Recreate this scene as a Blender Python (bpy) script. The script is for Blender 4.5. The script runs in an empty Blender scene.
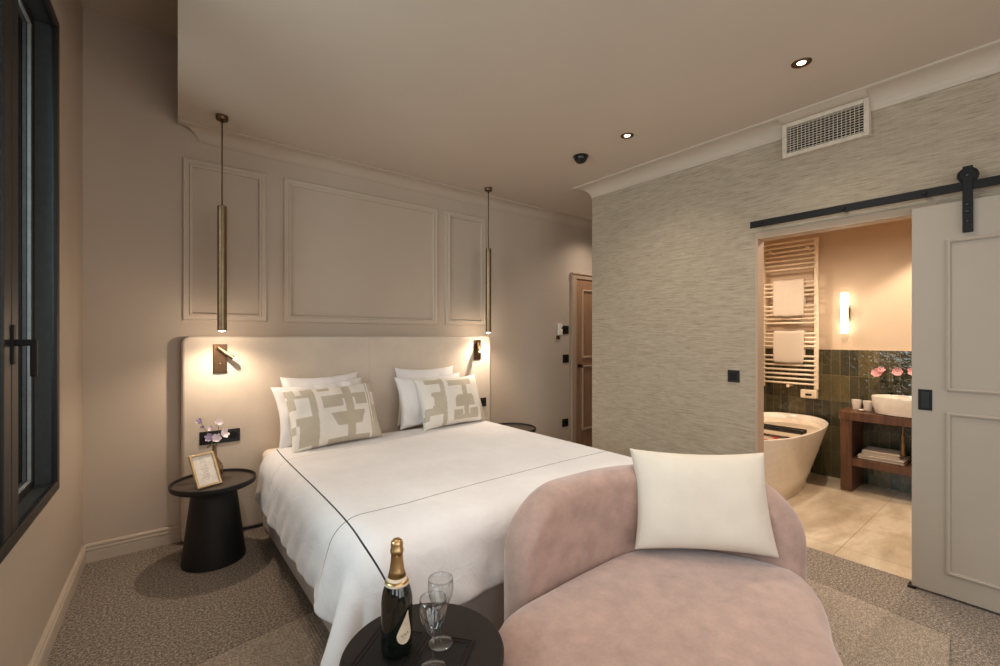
import bpy, bmesh, math, random
import numpy as np
from mathutils import Vector, Matrix, noise
random.seed(7)
SC = bpy.context.scene
COL = SC.collection
PI = math.pi

# ------------------------------------------------------------------ camera
cam_d = bpy.data.cameras.new('camera')
cam = bpy.data.objects.new('camera', cam_d)
COL.objects.link(cam)
cam_d.sensor_width = 36.0
cam_d.lens = 16.0
cam_d.shift_y = 0.003
cam_d.clip_start = 0.02
cam.location = (0, 0, 1.40)
cam.rotation_euler = (PI / 2, 0, math.radians(51.56 - 90))
SC.camera = cam

# ------------------------------------------------------------------ world, exposure
SC.view_settings.view_transform = 'Standard'
SC.view_settings.look = 'None'
SC.view_settings.gamma = 1.0
SC.view_settings.use_curve_mapping = False
SC.view_settings.exposure = 0.3
SC.cycles.use_denoising = True
SC.cycles.max_bounces = 10
SC.cycles.diffuse_bounces = 6
SC.cycles.glossy_bounces = 4
SC.cycles.transmission_bounces = 8
SC.cycles.transparent_max_bounces = 8
SC.cycles.caustics_reflective = False
SC.cycles.caustics_refractive = False
SC.cycles.sample_clamp_indirect = 4.0
W = bpy.data.worlds.new('world')
SC.world = W
W.use_nodes = True
W.node_tree.nodes['Background'].inputs[0].default_value = (0.10, 0.15, 0.17, 1)   # dusk outside
W.node_tree.nodes['Background'].inputs[1].default_value = 0.25


def area(name, loc, target, sx, sy, power, color):
    d = bpy.data.lights.new(name, 'AREA')
    d.shape = 'RECTANGLE'; d.size = sx; d.size_y = sy; d.energy = power; d.color = color
    o = bpy.data.objects.new(name, d); COL.objects.link(o)
    o.location = loc
    o.rotation_euler = (Vector(target) - Vector(loc)).to_track_quat('-Z', 'Y').to_euler()
    return o


def spot(name, loc, target, power, color, angle, blend=0.6, radius=0.03):
    d = bpy.data.lights.new(name, 'SPOT')
    d.energy = power; d.color = color; d.spot_size = math.radians(angle); d.spot_blend = blend
    d.shadow_soft_size = radius
    o = bpy.data.objects.new(name, d); COL.objects.link(o)
    o.location = loc
    o.rotation_euler = (Vector(target) - Vector(loc)).to_track_quat('-Z', 'Y').to_euler()
    return o


WARM = (1.0, 0.87, 0.74)
WARMER = (1.0, 0.76, 0.55)
BATHW = (1.0, 0.81, 0.62)
COOL = (0.90, 0.95, 1.0)
CEIL_Z = 2.845
# daylight entering by the window beside the camera and by the glazed end of the room behind it
area('daylight_side', (-0.66, -0.35, 1.75), (1.5, 0.6, 1.7), 1.9, 1.9, 34, COOL)
area('daylight_window', (-1.15, 1.75, 2.0), (1.4, 2.3, 0.3), 1.7, 1.7, 75, COOL)
area('daylight_end', (1.35, -2.25, 1.55), (1.5, 1.5, 1.1), 2.8, 2.1, 36, (1.0, 0.97, 0.94))
# downward spots: two downlights in view, two added to brighten bed and left wall, others unseen
DOWN = [(2.71, 0.85), (2.71, 1.94), (1.75, 0.92), (0.52, 1.72), (0.95, -0.60), (0.95, -1.60), (4.3, 3.28)]
for (x, y) in DOWN:
    spot('downlight_and_fill_beam', (x, y, CEIL_Z - 0.012), (x, y, 0), 36, WARM, 130, 1.0, 0.04)
PEND = [(0.385, 3.42), (2.61, 3.47)]
for (x, y) in PEND:
    pd = bpy.data.lights.new('pendant_glow', 'POINT')
    pd.energy = 2.3; pd.color = (1.0, 0.80, 0.61); pd.shadow_soft_size = 0.015
    po = bpy.data.objects.new('pendant_glow', pd); COL.objects.link(po); po.location = (x, y, 1.405)
    spot('pendant_beam', (x, y, 1.404), (x, y, 0), 14, (1.0, 0.80, 0.61), 150, 0.8, 0.012)
# bathroom
spot('bath_beam', (4.98, 0.42, 2.44), (5.02, 0.48, 0), 72, BATHW, 108, 0.35, 0.03)
spot('bath_beam', (4.15, 1.10, 2.44), (4.15, 1.10, 0), 55, BATHW, 172, 0.7, 0.03)
spot('bath_beam', (4.45, 2.15, 2.44), (4.45, 2.0, 0), 40, BATHW, 150, 0.6, 0.03)


# ------------------------------------------------------------------ materials
def lin(c):
    def f(v):
        v /= 255.0
        return v / 12.92 if v <= 0.04045 else ((v + 0.055) / 1.055) ** 2.4
    return (f(c[0]), f(c[1]), f(c[2]), 1.0)


class NT:
    def __init__(self, name):
        self.m = bpy.data.materials.new(name)
        self.m.use_nodes = True
        self.t = self.m.node_tree
        self.b = self.t.nodes['Principled BSDF']

    def n(self, kind, **kw):
        nd = self.t.nodes.new(kind)
        for k, v in kw.items():
            setattr(nd, k, v)
        return nd

    def l(self, a, b):
        self.t.links.new(a, b)

    def coords(self, scale=(1, 1, 1), rot=(0, 0, 0), out='Object'):
        tc = self.n('ShaderNodeTexCoord')
        mp = self.n('ShaderNodeMapping')
        mp.inputs['Scale'].default_value = scale
        mp.inputs['Rotation'].default_value = rot
        self.l(tc.outputs[out], mp.inputs['Vector'])
        return mp.outputs['Vector']

    def noise(self, vec, scale, detail=4, rough=0.55, dist=0.0):
        nd = self.n('ShaderNodeTexNoise')
        nd.inputs['Scale'].default_value = scale
        nd.inputs['Detail'].default_value = detail
        nd.inputs['Roughness'].default_value = rough
        nd.inputs['Distortion'].default_value = dist
        self.l(vec, nd.inputs['Vector'])
        return nd.outputs['Fac']

    def ramp(self, fac, stops):
        r = self.n('ShaderNodeValToRGB')
        el = r.color_ramp.elements
        while len(el) < len(stops):
            el.new(0.5)
        for e, (p, c) in zip(el, stops):
            e.position = p; e.color = lin(c)
        self.l(fac, r.inputs['Fac'])
        return r.outputs['Color']

    def mix(self, fac, a, b, mode='MIX'):
        m = self.n('ShaderNodeMix', data_type='RGBA', blend_type=mode)
        if isinstance(fac, float):
            m.inputs[0].default_value = fac
        else:
            self.l(fac, m.inputs[0])
        for s, v in ((6, a), (7, b)):
            if isinstance(v, tuple):
                m.inputs[s].default_value = v
            else:
                self.l(v, m.inputs[s])
        return m.outputs[2]

    def math(self, op, a, b=None, c=None):
        m = self.n('ShaderNodeMath', operation=op)
        for i, v in enumerate((a, b, c)):
            if v is None:
                continue
            if isinstance(v, (int, float)):
                m.inputs[i].default_value = v
            else:
                self.l(v, m.inputs[i])
        return m.outputs[0]

    def bump(self, h, strength, dist=0.01, prev=None):
        b = self.n('ShaderNodeBump')
        b.inputs['Strength'].default_value = strength
        b.inputs['Distance'].default_value = dist
        self.l(h, b.inputs['Height'])
        if prev is not None:
            self.l(prev, b.inputs['Normal'])
        self.l(b.outputs['Normal'], self.b.inputs['Normal'])
        return b.outputs['Normal']

    def base(self, c):
        if isinstance(c, tuple):
            self.b.inputs['Base Color'].default_value = c
        else:
            self.l(c, self.b.inputs['Base Color'])

    def set(self, rough=None, spec=None, metal=None, sheen=None, coat=None):
        if rough is not None: self.b.inputs['Roughness'].default_value = rough
        if spec is not None: self.b.inputs['Specular IOR Level'].default_value = spec
        if metal is not None: self.b.inputs['Metallic'].default_value = metal
        if sheen is not None: self.b.inputs['Sheen Weight'].default_value = sheen
        if coat is not None: self.b.inputs['Coat Weight'].default_value = coat


def paint(name, c, rough=0.6, var=0.04, bump=0.05, scale=60):
    k = NT(name)
    v = k.coords()
    f = k.noise(v, 1.7, 3)
    lo = tuple(max(0, x * (1 - var)) for x in c); hi = tuple(min(255, x * (1 + var)) for x in c)
    k.base(k.ramp(f, [(0.3, lo), (0.7, hi)]))
    k.bump(k.noise(v, scale, 3), bump, 0.002)
    k.set(rough=rough, spec=0.3)
    return k.m


def plain(name, c, rough=0.5, metal=0.0, spec=0.5, coat=0.0, var=0.05, nscale=25):
    k = NT(name)
    v = k.coords()
    f = k.noise(v, nscale, 3)
    lo = tuple(max(0, x * (1 - var)) for x in c); hi = tuple(min(255, x * (1 + var)) for x in c)
    k.base(k.ramp(f, [(0.3, lo), (0.7, hi)]))
    k.set(rough=rough, metal=metal, spec=spec, coat=coat)
    return k.m


def fabric(name, c, var=0.06, weave=450, bump=0.25, sheen=0.2, mottled=3.0, rough=0.9):
    k = NT(name)
    v = k.coords()
    f = k.noise(v, mottled, 5, 0.6)
    f2 = k.noise(k.coords((1, 1, 6)), weave * 0.5, 2)
    f3 = k.noise(k.coords((6, 6, 1)), weave * 0.5, 2)
    lo = tuple(max(0, x * (1 - var)) for x in c); hi = tuple(min(255, x * (1 + var)) for x in c)
    thread = k.math('MULTIPLY', k.math('ADD', f2, f3), 0.5)
    both = k.math('ADD', k.math('MULTIPLY', f, 0.6), k.math('MULTIPLY', thread, 0.4))
    k.base(k.ramp(both, [(0.3, lo), (0.7, hi)]))
    k.bump(thread, bump, 0.002)
    k.set(rough=rough, spec=0.15, sheen=sheen)
    return k.m


def emit(name, c, strength):
    k = NT(name)
    k.b.inputs['Base Color'].default_value = (1, 1, 1, 1)
    k.b.inputs['Emission Color'].default_value = c
    k.b.inputs['Emission Strength'].default_value = strength
    return k.m


def glass_mat(name, tint=(1, 1, 1, 1), ior=1.45, rough=0.0):
    k = NT(name)
    k.base(tint)
    k.b.inputs['Transmission Weight'].default_value = 1.0
    k.b.inputs['IOR'].default_value = ior
    k.set(rough=rough)
    return k.m


def pane_mat(name):
    k = NT(name)
    tr = k.n('ShaderNodeBsdfTransparent'); tr.inputs[0].default_value = (0.86, 0.92, 0.92, 1)
    gl = k.n('ShaderNodeBsdfGlossy'); gl.inputs['Roughness'].default_value = 0.0
    fr = k.n('ShaderNodeFresnel'); fr.inputs[0].default_value = 1.5
    mx = k.n('ShaderNodeMixShader')
    k.l(fr.outputs[0], mx.inputs[0]); k.l(tr.outputs[0], mx.inputs[1]); k.l(gl.outputs[0], mx.inputs[2])
    k.l(mx.outputs[0], k.t.nodes['Material Output'].inputs['Surface'])
    return k.m


def carpet_mat():
    k = NT('carpet')
    v = k.coords()
    f = k.noise(v, 85, 3, 0.75)
    g = k.noise(v, 230, 2, 0.6)
    s = k.math('ADD', k.math('MULTIPLY', f, 0.6), k.math('MULTIPLY', g, 0.4))
    k.base(k.ramp(s, [(0.38, (70, 62, 55)), (0.5, (132, 119, 106)), (0.62, (200, 186, 169))]))
    k.bump(s, 0.9, 0.012)
    k.set(rough=0.95, spec=0.05, sheen=0.15)
    return k.m


def rug_mat():
    k = NT('woven_rug')
    v = k.coords()
    vs = k.coords((1, 9, 1))
    f = k.noise(vs, 60, 3, 0.7)
    g = k.noise(v, 130, 3, 0.7)
    s = k.math('ADD', k.math('MULTIPLY', f, 0.55), k.math('MULTIPLY', g, 0.45))
    k.base(k.ramp(s, [(0.36, (104, 90, 76)), (0.5, (166, 150, 133)), (0.63, (216, 202, 184))]))
    w = k.n('ShaderNodeTexWave', wave_type='BANDS', bands_direction='X')
    w.inputs['Scale'].default_value = 22; w.inputs['Distortion'].default_value = 0.6
    k.l(v, w.inputs['Vector'])
    n1 = k.bump(w.outputs['Fac'], 0.45, 0.008)
    k.bump(s, 0.8, 0.010, n1)
    k.set(rough=0.95, spec=0.05, sheen=0.15)
    return k.m


def wallpaper_mat():
    k = NT('grasscloth_wallpaper')
    v = k.coords((1, 5.0, 80))
    f = k.noise(v, 2.2, 6, 0.62, 0.25)
    f2 = k.noise(k.coords((1, 5.0, 260)), 1.6, 3, 0.6)
    f3 = k.noise(k.coords((1, 120, 3)), 2.5, 3, 0.6)
    s = k.math('ADD', k.math('MULTIPLY', f, 0.62), k.math('MULTIPLY', f2, 0.28))
    s = k.math('ADD', s, k.math('MULTIPLY', f3, 0.10))
    k.base(k.ramp(s, [(0.29, (104, 91, 76)), (0.45, (164, 149, 129)), (0.56, (178, 163, 142)), (0.74, (196, 181, 160))]))
    k.bump(s, 0.45, 0.006)
    k.set(rough=0.8, spec=0.2)
    return k.m


def tile_mat():
    k = NT('glazed_green_tiles')
    tc = k.n('ShaderNodeTexCoord')
    sp = k.n('ShaderNodeSeparateXYZ'); k.l(tc.outputs['Object'], sp.inputs[0])
    cb = k.n('ShaderNodeCombineXYZ')
    k.l(k.math('ADD', sp.outputs[0], sp.outputs[1]), cb.inputs[0]); k.l(sp.outputs[2], cb.inputs[1])
    br = k.n('ShaderNodeTexBrick'); br.offset = 0.0; br.squash = 1.0
    br.inputs['Color1'].default_value = lin((58, 58, 44)); br.inputs['Color2'].default_value = lin((116, 102, 62))
    br.inputs['Mortar'].default_value = lin((136, 124, 98))
    br.inputs['Scale'].default_value = 1.0
    br.inputs['Mortar Size'].default_value = 0.0025
    br.inputs['Mortar Smooth'].default_value = 0.2
    br.inputs['Bias'].default_value = -0.2
    br.inputs['Brick Width'].default_value = 0.074
    br.inputs['Row Height'].default_value = 0.253
    k.l(cb.outputs[0], br.inputs['Vector'])
    f = k.noise(k.coords((1, 1, 0.35)), 18, 4)
    k.base(k.mix(k.math('MULTIPLY', f, 0.6), br.outputs['Color'], lin((44, 46, 38)), 'MIX'))
    n1 = k.bump(k.math('SUBTRACT', 1.0, br.outputs['Fac']), 0.6, 0.004)
    k.bump(k.noise(k.coords(), 22, 2), 0.6, 0.012, n1)
    k.set(rough=0.07, spec=0.6, coat=0.3)
    return k.m


def stone_mat():
    k = NT('beige_stone_floor')
    v = k.coords()
    f = k.noise(k.coords((1, 2.2, 1), (0, 0, 0.5)), 1.6, 8, 0.62, 0.25)
    br = k.n('ShaderNodeTexBrick'); br.offset = 0.0
    br.inputs['Color1'].default_value = (1, 1, 1, 1); br.inputs['Color2'].default_value = (0.9, 0.9, 0.9, 1)
    br.inputs['Mortar'].default_value = (0.62, 0.60, 0.56, 1)
    br.inputs['Scale'].default_value = 1.0; br.inputs['Mortar Size'].default_value = 0.003
    br.inputs['Brick Width'].default_value = 0.9; br.inputs['Row Height'].default_value = 0.9
    k.l(v, br.inputs['Vector'])
    c = k.ramp(f, [(0.3, (170, 150, 124)), (0.5, (205, 188, 162)), (0.6, (222, 207, 184)), (0.75, (190, 170, 142))])
    k.base(k.mix(1.0, c, br.outputs['Color'], 'MULTIPLY'))
    k.set(rough=0.35, spec=0.4)
    return k.m


def wood_mat(name, a, b, axis=(1, 1, 12), rough=0.35, scale=3.0):
    k = NT(name)
    v = k.coords(axis)
    f = k.noise(v, scale, 6, 0.6, 0.6)
    k.base(k.ramp(f, [(0.3, a), (0.7, b)]))
    k.bump(f, 0.1, 0.003)
    k.set(rough=rough, spec=0.4)
    return k.m


def duvet_mat():
    k = NT('white_cotton_with_dark_cord')
    uv = k.n('ShaderNodeUVMap'); uv.uv_map = 'cloth'
    sp = k.n('ShaderNodeSeparateXYZ'); k.l(uv.outputs[0], sp.inputs[0])
    u, v = sp.outputs[0], sp.outputs[1]

    def line(coord, at, w):
        d = k.math('ABSOLUTE', k.math('SUBTRACT', coord, at))
        return k.math('LESS_THAN', d, w)
    head = k.math('SUBTRACT', v, k.math('MULTIPLY', k.math('SUBTRACT', u, 0.73), 0.16))
    m = k.math('MAXIMUM', line(u, 0.750, 0.0027), line(u, 2.42, 0.0026))
    m = k.math('MAXIMUM', m, line(v, 1.975, 0.0024))
    m2 = k.math('MULTIPLY', line(head, 3.06, 0.0022), 0.45)
    m = k.math('MAXIMUM', m, m2)
    vec = k.coords()
    f = k.noise(vec, 4, 3)
    white = k.ramp(f, [(0.3, (226, 222, 221)), (0.7, (235, 232, 231))])
    k.base(k.mix(m, white, lin((52, 54, 58))))
    n1 = k.bump(k.noise(k.coords((1, 1, 1)), 9, 5, 0.55, 1.2), 0.22, 0.03)
    k.bump(k.noise(vec, 700, 2), 0.1, 0.001, n1)
    k.set(rough=0.85, spec=0.15, sheen=0.15)
    return k.m


WALLC = (190, 174, 157)
M = {}
M['wall'] = paint('taupe_wall_paint', WALLC, 0.6, 0.012)
M['ceil'] = paint('taupe_ceiling_paint', (202, 188, 172), 0.7, 0.008)
M['trim'] = paint('satin_taupe_trim', (194, 179, 162), 0.45, 0.02, 0.02)
M['bathwall'] = paint('sand_bath_paint', (200, 178, 152), 0.6)
M['paper'] = wallpaper_mat()
M['carpet'] = carpet_mat()
M['rug'] = rug_mat()
M['tile'] = tile_mat()
M['stone'] = stone_mat()
M['black'] = plain('matt_black_metal', (22, 21, 21), 0.55, 0.0, 0.25)
M['blackplastic'] = plain('black_plastic', (20, 19, 19), 0.3, 0.0, 0.5)
M['winframe'] = plain('charcoal_window_metal', (40, 38, 36), 0.4, 0.2, 0.5)
M['winjamb'] = plain('grey_window_jamb', (74, 80, 82), 0.4, 0.1, 0.5)
M['bead'] = plain('pale_glazing_bead', (170, 178, 180), 0.5)
M['pane'] = pane_mat('window_glass')
M['brass'] = plain('brushed_brass', (140, 119, 92), 0.36, 1.0)
M['bronze'] = plain('dark_bronze', (104, 80, 60), 0.34, 1.0)
M['gold'] = plain('gold_foil', (196, 164, 116), 0.32, 1.0)
M['palegold'] = plain('pale_gold_frame', (222, 196, 154), 0.42, 0.85)
M['lens'] = emit('lit_lens', (1.0, 0.82, 0.6, 1), 6.0)
M['tube'] = emit('lit_opal_tube', (1.0, 0.86, 0.68, 1), 5.0)
M['linen'] = fabric('oatmeal_linen', (208, 194, 178), 0.08, 420, 0.22, 0.15, 2.0)
M['base'] = fabric('pale_grey_bed_fabric', (196, 190, 184), 0.04, 500, 0.2, 0.1)
M['sheet'] = fabric('cream_sheet', (232, 222, 206), 0.03, 500, 0.1, 0.1)
M['white'] = fabric('white_cotton', (232, 228, 226), 0.025, 600, 0.08, 0.1, 5.0)
M['ivory'] = fabric('ivory_slub_cotton', (229, 223, 213), 0.03, 300, 0.3, 0.1, 6.0)
M['tan'] = fabric('tan_woven_pattern', (192, 181, 163), 0.05, 300, 0.3, 0.1, 6.0)
M['cream'] = fabric('cream_boucle', (212, 201, 186), 0.03, 260, 0.4, 0.15, 5.0)
M['velvet'] = fabric('dusty_pink_velvet', (166, 137, 125), 0.12, 200, 0.15, 0.5, 13.0)
M['towel'] = fabric('white_terry', (208, 194, 176), 0.03, 200, 0.5, 0.2)
M['duvet'] = duvet_mat()
M['tablebrown'] = plain('dark_brown_lacquer', (32, 26, 25), 0.5, 0.0, 0.28)
M['tabletop'] = plain('smoked_table_top', (74, 64, 56), 0.4, 0.0, 0.5)
M['tableblack'] = plain('black_powder_coat', (24, 23, 23), 0.5, 0.0, 0.4)
M['bottle'] = plain('dark_green_glass', (10, 16, 10), 0.06, 0.0, 0.6, 0.6)
M['label'] = plain('cream_paper', (226, 208, 182), 0.6)
M['ink'] = plain('dark_ink', (70, 60, 56), 0.6)
M['greyink'] = plain('grey_ink', (150, 138, 128), 0.6)
M['print'] = plain('white_print', (240, 232, 222), 0.5)
def thin_glass(name):
    k = NT(name)
    tr = k.n('ShaderNodeBsdfTransparent'); tr.inputs[0].default_value = (0.97, 0.98, 0.98, 1)
    gl = k.n('ShaderNodeBsdfGlossy'); gl.inputs['Roughness'].default_value = 0.02
    lw_ = k.n('ShaderNodeLayerWeight'); lw_.inputs['Blend'].default_value = 0.25
    mx = k.n('ShaderNodeMixShader')
    k.l(k.math('ADD', k.math('MULTIPLY', k.math('POWER', lw_.outputs['Facing'], 2.2), 1.0), 0.08), mx.inputs[0])
    k.l(tr.outputs[0], mx.inputs[1]); k.l(gl.outputs[0], mx.inputs[2])
    k.l(mx.outputs[0], k.t.nodes['Material Output'].inputs['Surface'])
    return k.m


M['glass'] = thin_glass('clear_glass')
M['ceramic'] = plain('white_glazed_stone', (238, 228, 214), 0.12, 0.0, 0.5, 0.3, 0.02)
M['water'] = plain('milky_bath_water', (226, 206, 180), 0.05, 0.0, 0.5, 0.2, 0.03)
M['radiator'] = plain('white_enamel', (232, 214, 188), 0.3, 0.0, 0.5)
M['walnut'] = wood_mat('dark_walnut', (70, 46, 33), (118, 80, 55), (1, 8, 1))
M['doorpaint'] = paint('greige_door_paint', (168, 156, 141), 0.45, 0.015, 0.02)
M['entry'] = wood_mat('tan_wood_door', (150, 112, 84), (176, 136, 104), (8, 1, 1), 0.45)
M['entrytrim'] = paint('sand_door_trim', (180, 156, 132), 0.45, 0.02, 0.02)
M['petal'] = plain('red_petal', (168, 26, 30), 0.6)
M['pink'] = plain('pink_bloom', (206, 150, 150), 0.6)
M['lilac'] = plain('lilac_bloom', (196, 180, 206), 0.6)
M['blush'] = plain('white_bloom', (244, 228, 232), 0.6)
M['leaf'] = plain('green_stem', (84, 104, 52), 0.6)
M['darkleaf'] = plain('dark_green_leaf', (34, 46, 26), 0.5)
M['vent'] = plain('ivory_vent_paint', (204, 190, 170), 0.5)
M['slot'] = plain('duct_shade', (30, 24, 20), 0.9)  # near-black tone stands for the shade inside the vent
M['thermo'] = plain('white_plastic', (232, 226, 216), 0.4)
M['dark'] = plain('dark_void_paint', (40, 36, 34), 0.8)


# ------------------------------------------------------------------ mesh helpers
def obj(name, bm, m, parent=None, smooth=False, bevel=0.0, seg=2, mats=None):
    me = bpy.data.meshes.new(name)
    bmesh.ops.recalc_face_normals(bm, faces=bm.faces[:])
    bm.to_mesh(me); bm.free()
    for mm in (mats or [m]):
        me.materials.append(M[mm] if isinstance(mm, str) else mm)
    if smooth:
        me.polygons.foreach_set('use_smooth', [True] * len(me.polygons))
    o = bpy.data.objects.new(name, me)
    COL.objects.link(o)
    if parent is not None:
        o.parent = parent
    if bevel > 0:
        md = o.modifiers.new('bevel', 'BEVEL'); md.width = bevel; md.segments = seg
        md.limit_method = 'ANGLE'; md.angle_limit = math.radians(40)
        if smooth:
            md.harden_normals = False
    return o


def autosmooth(o, ang=40):
    me = o.data
    try:
        me.set_sharp_from_angle(angle=math.radians(ang))
    except Exception:
        pass
    return o


def tag(o, label=None, cat=None, group=None, kind=None):
    if label: o['label'] = label
    if cat: o['category'] = cat
    if group: o['group'] = group
    if kind: o['kind'] = kind
    return o


def thing(name, label, cat, loc=(0, 0, 0), rz=0.0, group=None):
    o = bpy.data.objects.new(name, None); COL.objects.link(o)
    o.location = loc; o.rotation_euler = (0, 0, rz); o.empty_display_size = 0.05
    return tag(o, label, cat, group)


def struct(o):
    o['kind'] = 'structure'
    return o


def copy_tree(o, parent=None):
    c = o.copy(); COL.objects.link(c)
    c.parent = parent
    for ch in list(o.children):
        copy_tree(ch, c)
    return c


def box(bm, x0, x1, y0, y1, z0, z1, mat=None):
    vs = [bm.verts.new(p) for p in ((x0, y0, z0), (x1, y0, z0), (x1, y1, z0), (x0, y1, z0),
                                    (x0, y0, z1), (x1, y0, z1), (x1, y1, z1), (x0, y1, z1))]
    for f in ((0, 3, 2, 1), (4, 5, 6, 7), (0, 1, 5, 4), (1, 2, 6, 5), (2, 3, 7, 6), (3, 0, 4, 7)):
        bm.faces.new([vs[i] for i in f])
    if mat is not None:
        for v in vs:
            v.co = mat @ v.co
    return bm


def bx(*a, mat=None):
    return box(bmesh.new(), *a, mat=mat)


def prism(bm, pts, z0, z1):
    lo = [bm.verts.new((x, y, z0)) for x, y in pts]
    hi = [bm.verts.new((x, y, z1)) for x, y in pts]
    n = len(pts)
    bm.faces.new(lo[::-1]); bm.faces.new(hi)
    for i in range(n):
        bm.faces.new((lo[i], lo[(i + 1) % n], hi[(i + 1) % n], hi[i]))
    return bm


def lathe(bm, prof, n=48, sx=1.0, sy=1.0, c=(0, 0, 0)):
    rings = []
    for r, z in prof:
        if r < 1e-6:
            rings.append([bm.verts.new((c[0], c[1], c[2] + z))])
        else:
            rings.append([bm.verts.new((c[0] + r * sx * math.cos(2 * PI * i / n), c[1] + r * sy * math.sin(2 * PI * i / n), c[2] + z)) for i in range(n)])
    for a, b in zip(rings, rings[1:]):
        for i in range(n):
            j = (i + 1) % n
            if len(a) == 1 and len(b) == 1:
                continue
            if len(a) == 1:
                bm.faces.new((a[0], b[i], b[j]))
            elif len(b) == 1:
                bm.faces.new((a[i], a[j], b[0]))
            else:
                bm.faces.new((a[i], a[j], b[j], b[i]))
    return bm


def tube(bm, pts, r, n=12, closed=False, radii=None):
    pts = [Vector(p) for p in pts]
    rings = []
    up = Vector((0, 0, 1))
    for i, p in enumerate(pts):
        a = pts[max(0, i - 1)]; b = pts[min(len(pts) - 1, i + 1)]
        t = (b - a).normalized()
        s = t.cross(up)
        if s.length < 1e-3:
            s = t.cross(Vector((1, 0, 0)))
        s.normalize(); w = s.cross(t).normalized()
        rr = radii[i] if radii else r
        rings.append([bm.verts.new(p + s * rr * math.cos(2 * PI * k / n) + w * rr * math.sin(2 * PI * k / n)) for k in range(n)])
    for a, b in zip(rings, rings[1:]):
        for k in range(n):
            bm.faces.new((a[k], a[(k + 1) % n], b[(k + 1) % n], b[k]))
    bm.faces.new(rings[0][::-1]); bm.faces.new(rings[-1])
    return bm


def grid_faces(bm, g, wrap_u=False, wrap_v=False):
    nu, nv = len(g), len(g[0])
    for i in range(nu - (0 if wrap_u else 1)):
        for j in range(nv - (0 if wrap_v else 1)):
            q = (g[i][j], g[(i + 1) % nu][j], g[(i + 1) % nu][(j + 1) % nv], g[i][(j + 1) % nv])
            if len(set(q)) == 4:
                bm.faces.new(q)


def spline(pts, n, closed=False):
    """Catmull-Rom through 2-D or 3-D points, resampled evenly."""
    P = [np.array(p, float) for p in pts]
    m = len(P); out = []
    segs = m if closed else m - 1
    for i in range(segs):
        if closed:
            p0, p1, p2, p3 = P[i - 1], P[i], P[(i + 1) % m], P[(i + 2) % m]
        else:
            p0, p1, p2, p3 = P[max(0, i - 1)], P[i], P[i + 1], P[min(m - 1, i + 2)]
        for t in np.linspace(0, 1, 24, endpoint=False):
            out.append(0.5 * ((2 * p1) + (-p0 + p2) * t + (2 * p0 - 5 * p1 + 4 * p2 - p3) * t * t + (-p0 + 3 * p1 - 3 * p2 + p3) * t ** 3))
    out.append(P[0] if closed else P[-1])
    out = np.array(out)
    d = np.r_[0, np.cumsum(np.linalg.norm(np.diff(out, axis=0), axis=1))]
    tt = np.linspace(0, d[-1], n + 1 if closed else n)
    res = np.stack([np.interp(tt, d, out[:, k]) for k in range(out.shape[1])], 1)
    return res[:-1] if closed else res


def subsurf(o, lv=1):
    md = o.modifiers.new('subsurf', 'SUBSURF'); md.levels = lv; md.render_levels = lv
    return o


# ------------------------------------------------------------------ THE ROOM
YB = 3.74                    # face of the headboard wall
XR = 3.385                   # face of the wallpapered wall
WT = 0.10                    # its thickness
YC = 2.826                   # its end, where the corridor starts
NICHE_Z = 3.43
XE = 5.7                     # end of the corridor
YF = -2.55                   # wall behind the camera
LA, LD = Vector((-0.311, YB, 0)), Vector((-0.0424, -0.9991, 0)).normalized()   # window wall: start corner, direction towards the camera
LN = Vector((-LD.y, LD.x, 0))                                                  # into the room: +x
if LN.x < 0:
    LN = -LN


def lw(s, out, z):
    """point of the window wall: s metres from the corner, out metres behind its face"""
    p = LA + LD * s - LN * out
    return Vector((p.x, p.y, z))


def lbox(bm, s0, s1, o0, o1, z0, z1):
    c = [lw(s, o, z) for z in (z0, z1) for (s, o) in ((s0, o0), (s1, o0), (s1, o1), (s0, o1))]
    vs = [bm.verts.new(p) for p in c]
    for f in ((0, 3, 2, 1), (4, 5, 6, 7), (0, 1, 5, 4), (1, 2, 6, 5), (2, 3, 7, 6), (3, 0, 4, 7)):
        bm.faces.new([vs[i] for i in f])
    return bm


# floors
struct(obj('floor', bx(-1.0, XR + 0.045, YF - 0.2, YB + 0.2, -0.1, 0.0), 'carpet'))
struct(obj('floor', bx(XR + 0.045, XE + 0.1, YC - WT, YB + 0.2, -0.1, 0.0), 'carpet'))
struct(obj('floor', bx(XR + 0.045, 5.5, -0.9, YC - WT, -0.1, 0.002), 'stone'))
# headboard wall and corridor end
bm = bx(-0.9, XE + 0.1, YB, YB + 0.16, 0, NICHE_Z + 0.1)
struct(obj('wall_back', bm, 'wall'))
struct(obj('wall_far', bx(XE, XE + 0.12, YC - WT, YB, 0, CEIL_Z + 0.05), 'wall'))
# wallpapered wall with the bathroom opening, and its return along the corridor
OY0, OY1, OZ = 0.42, 1.345, 2.10
bm = bx(XR, XR + WT, OY1, YC, 0, CEIL_Z + 0.02)
box(bm, XR, XR + WT, YF, OY0, 0, CEIL_Z + 0.02)
box(bm, XR, XR + WT, OY0, OY1, OZ, CEIL_Z + 0.02)
struct(obj('wall_right', bm, 'paper'))
struct(obj('wall_corridor', bx(XR + WT, XE, YC - WT, YC, 0, CEIL_Z + 0.02), 'wall'))
# lining of the opening
bm = bx(XR - 0.004, XR + WT + 0.004, OY1 - 0.016, OY1, 0, OZ)
box(bm, XR - 0.004, XR + WT + 0.004, OY0, OY0 + 0.016, 0, OZ)
box(bm, XR - 0.004, XR + WT + 0.004, OY0, OY1, OZ - 0.016, OZ)
box(bm, XR - 0.006, XR, OY0, OY1, OZ - 0.016, OZ + 0.03)
struct(obj('trim_1', bm, 'entrytrim', bevel=0.002))
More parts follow.
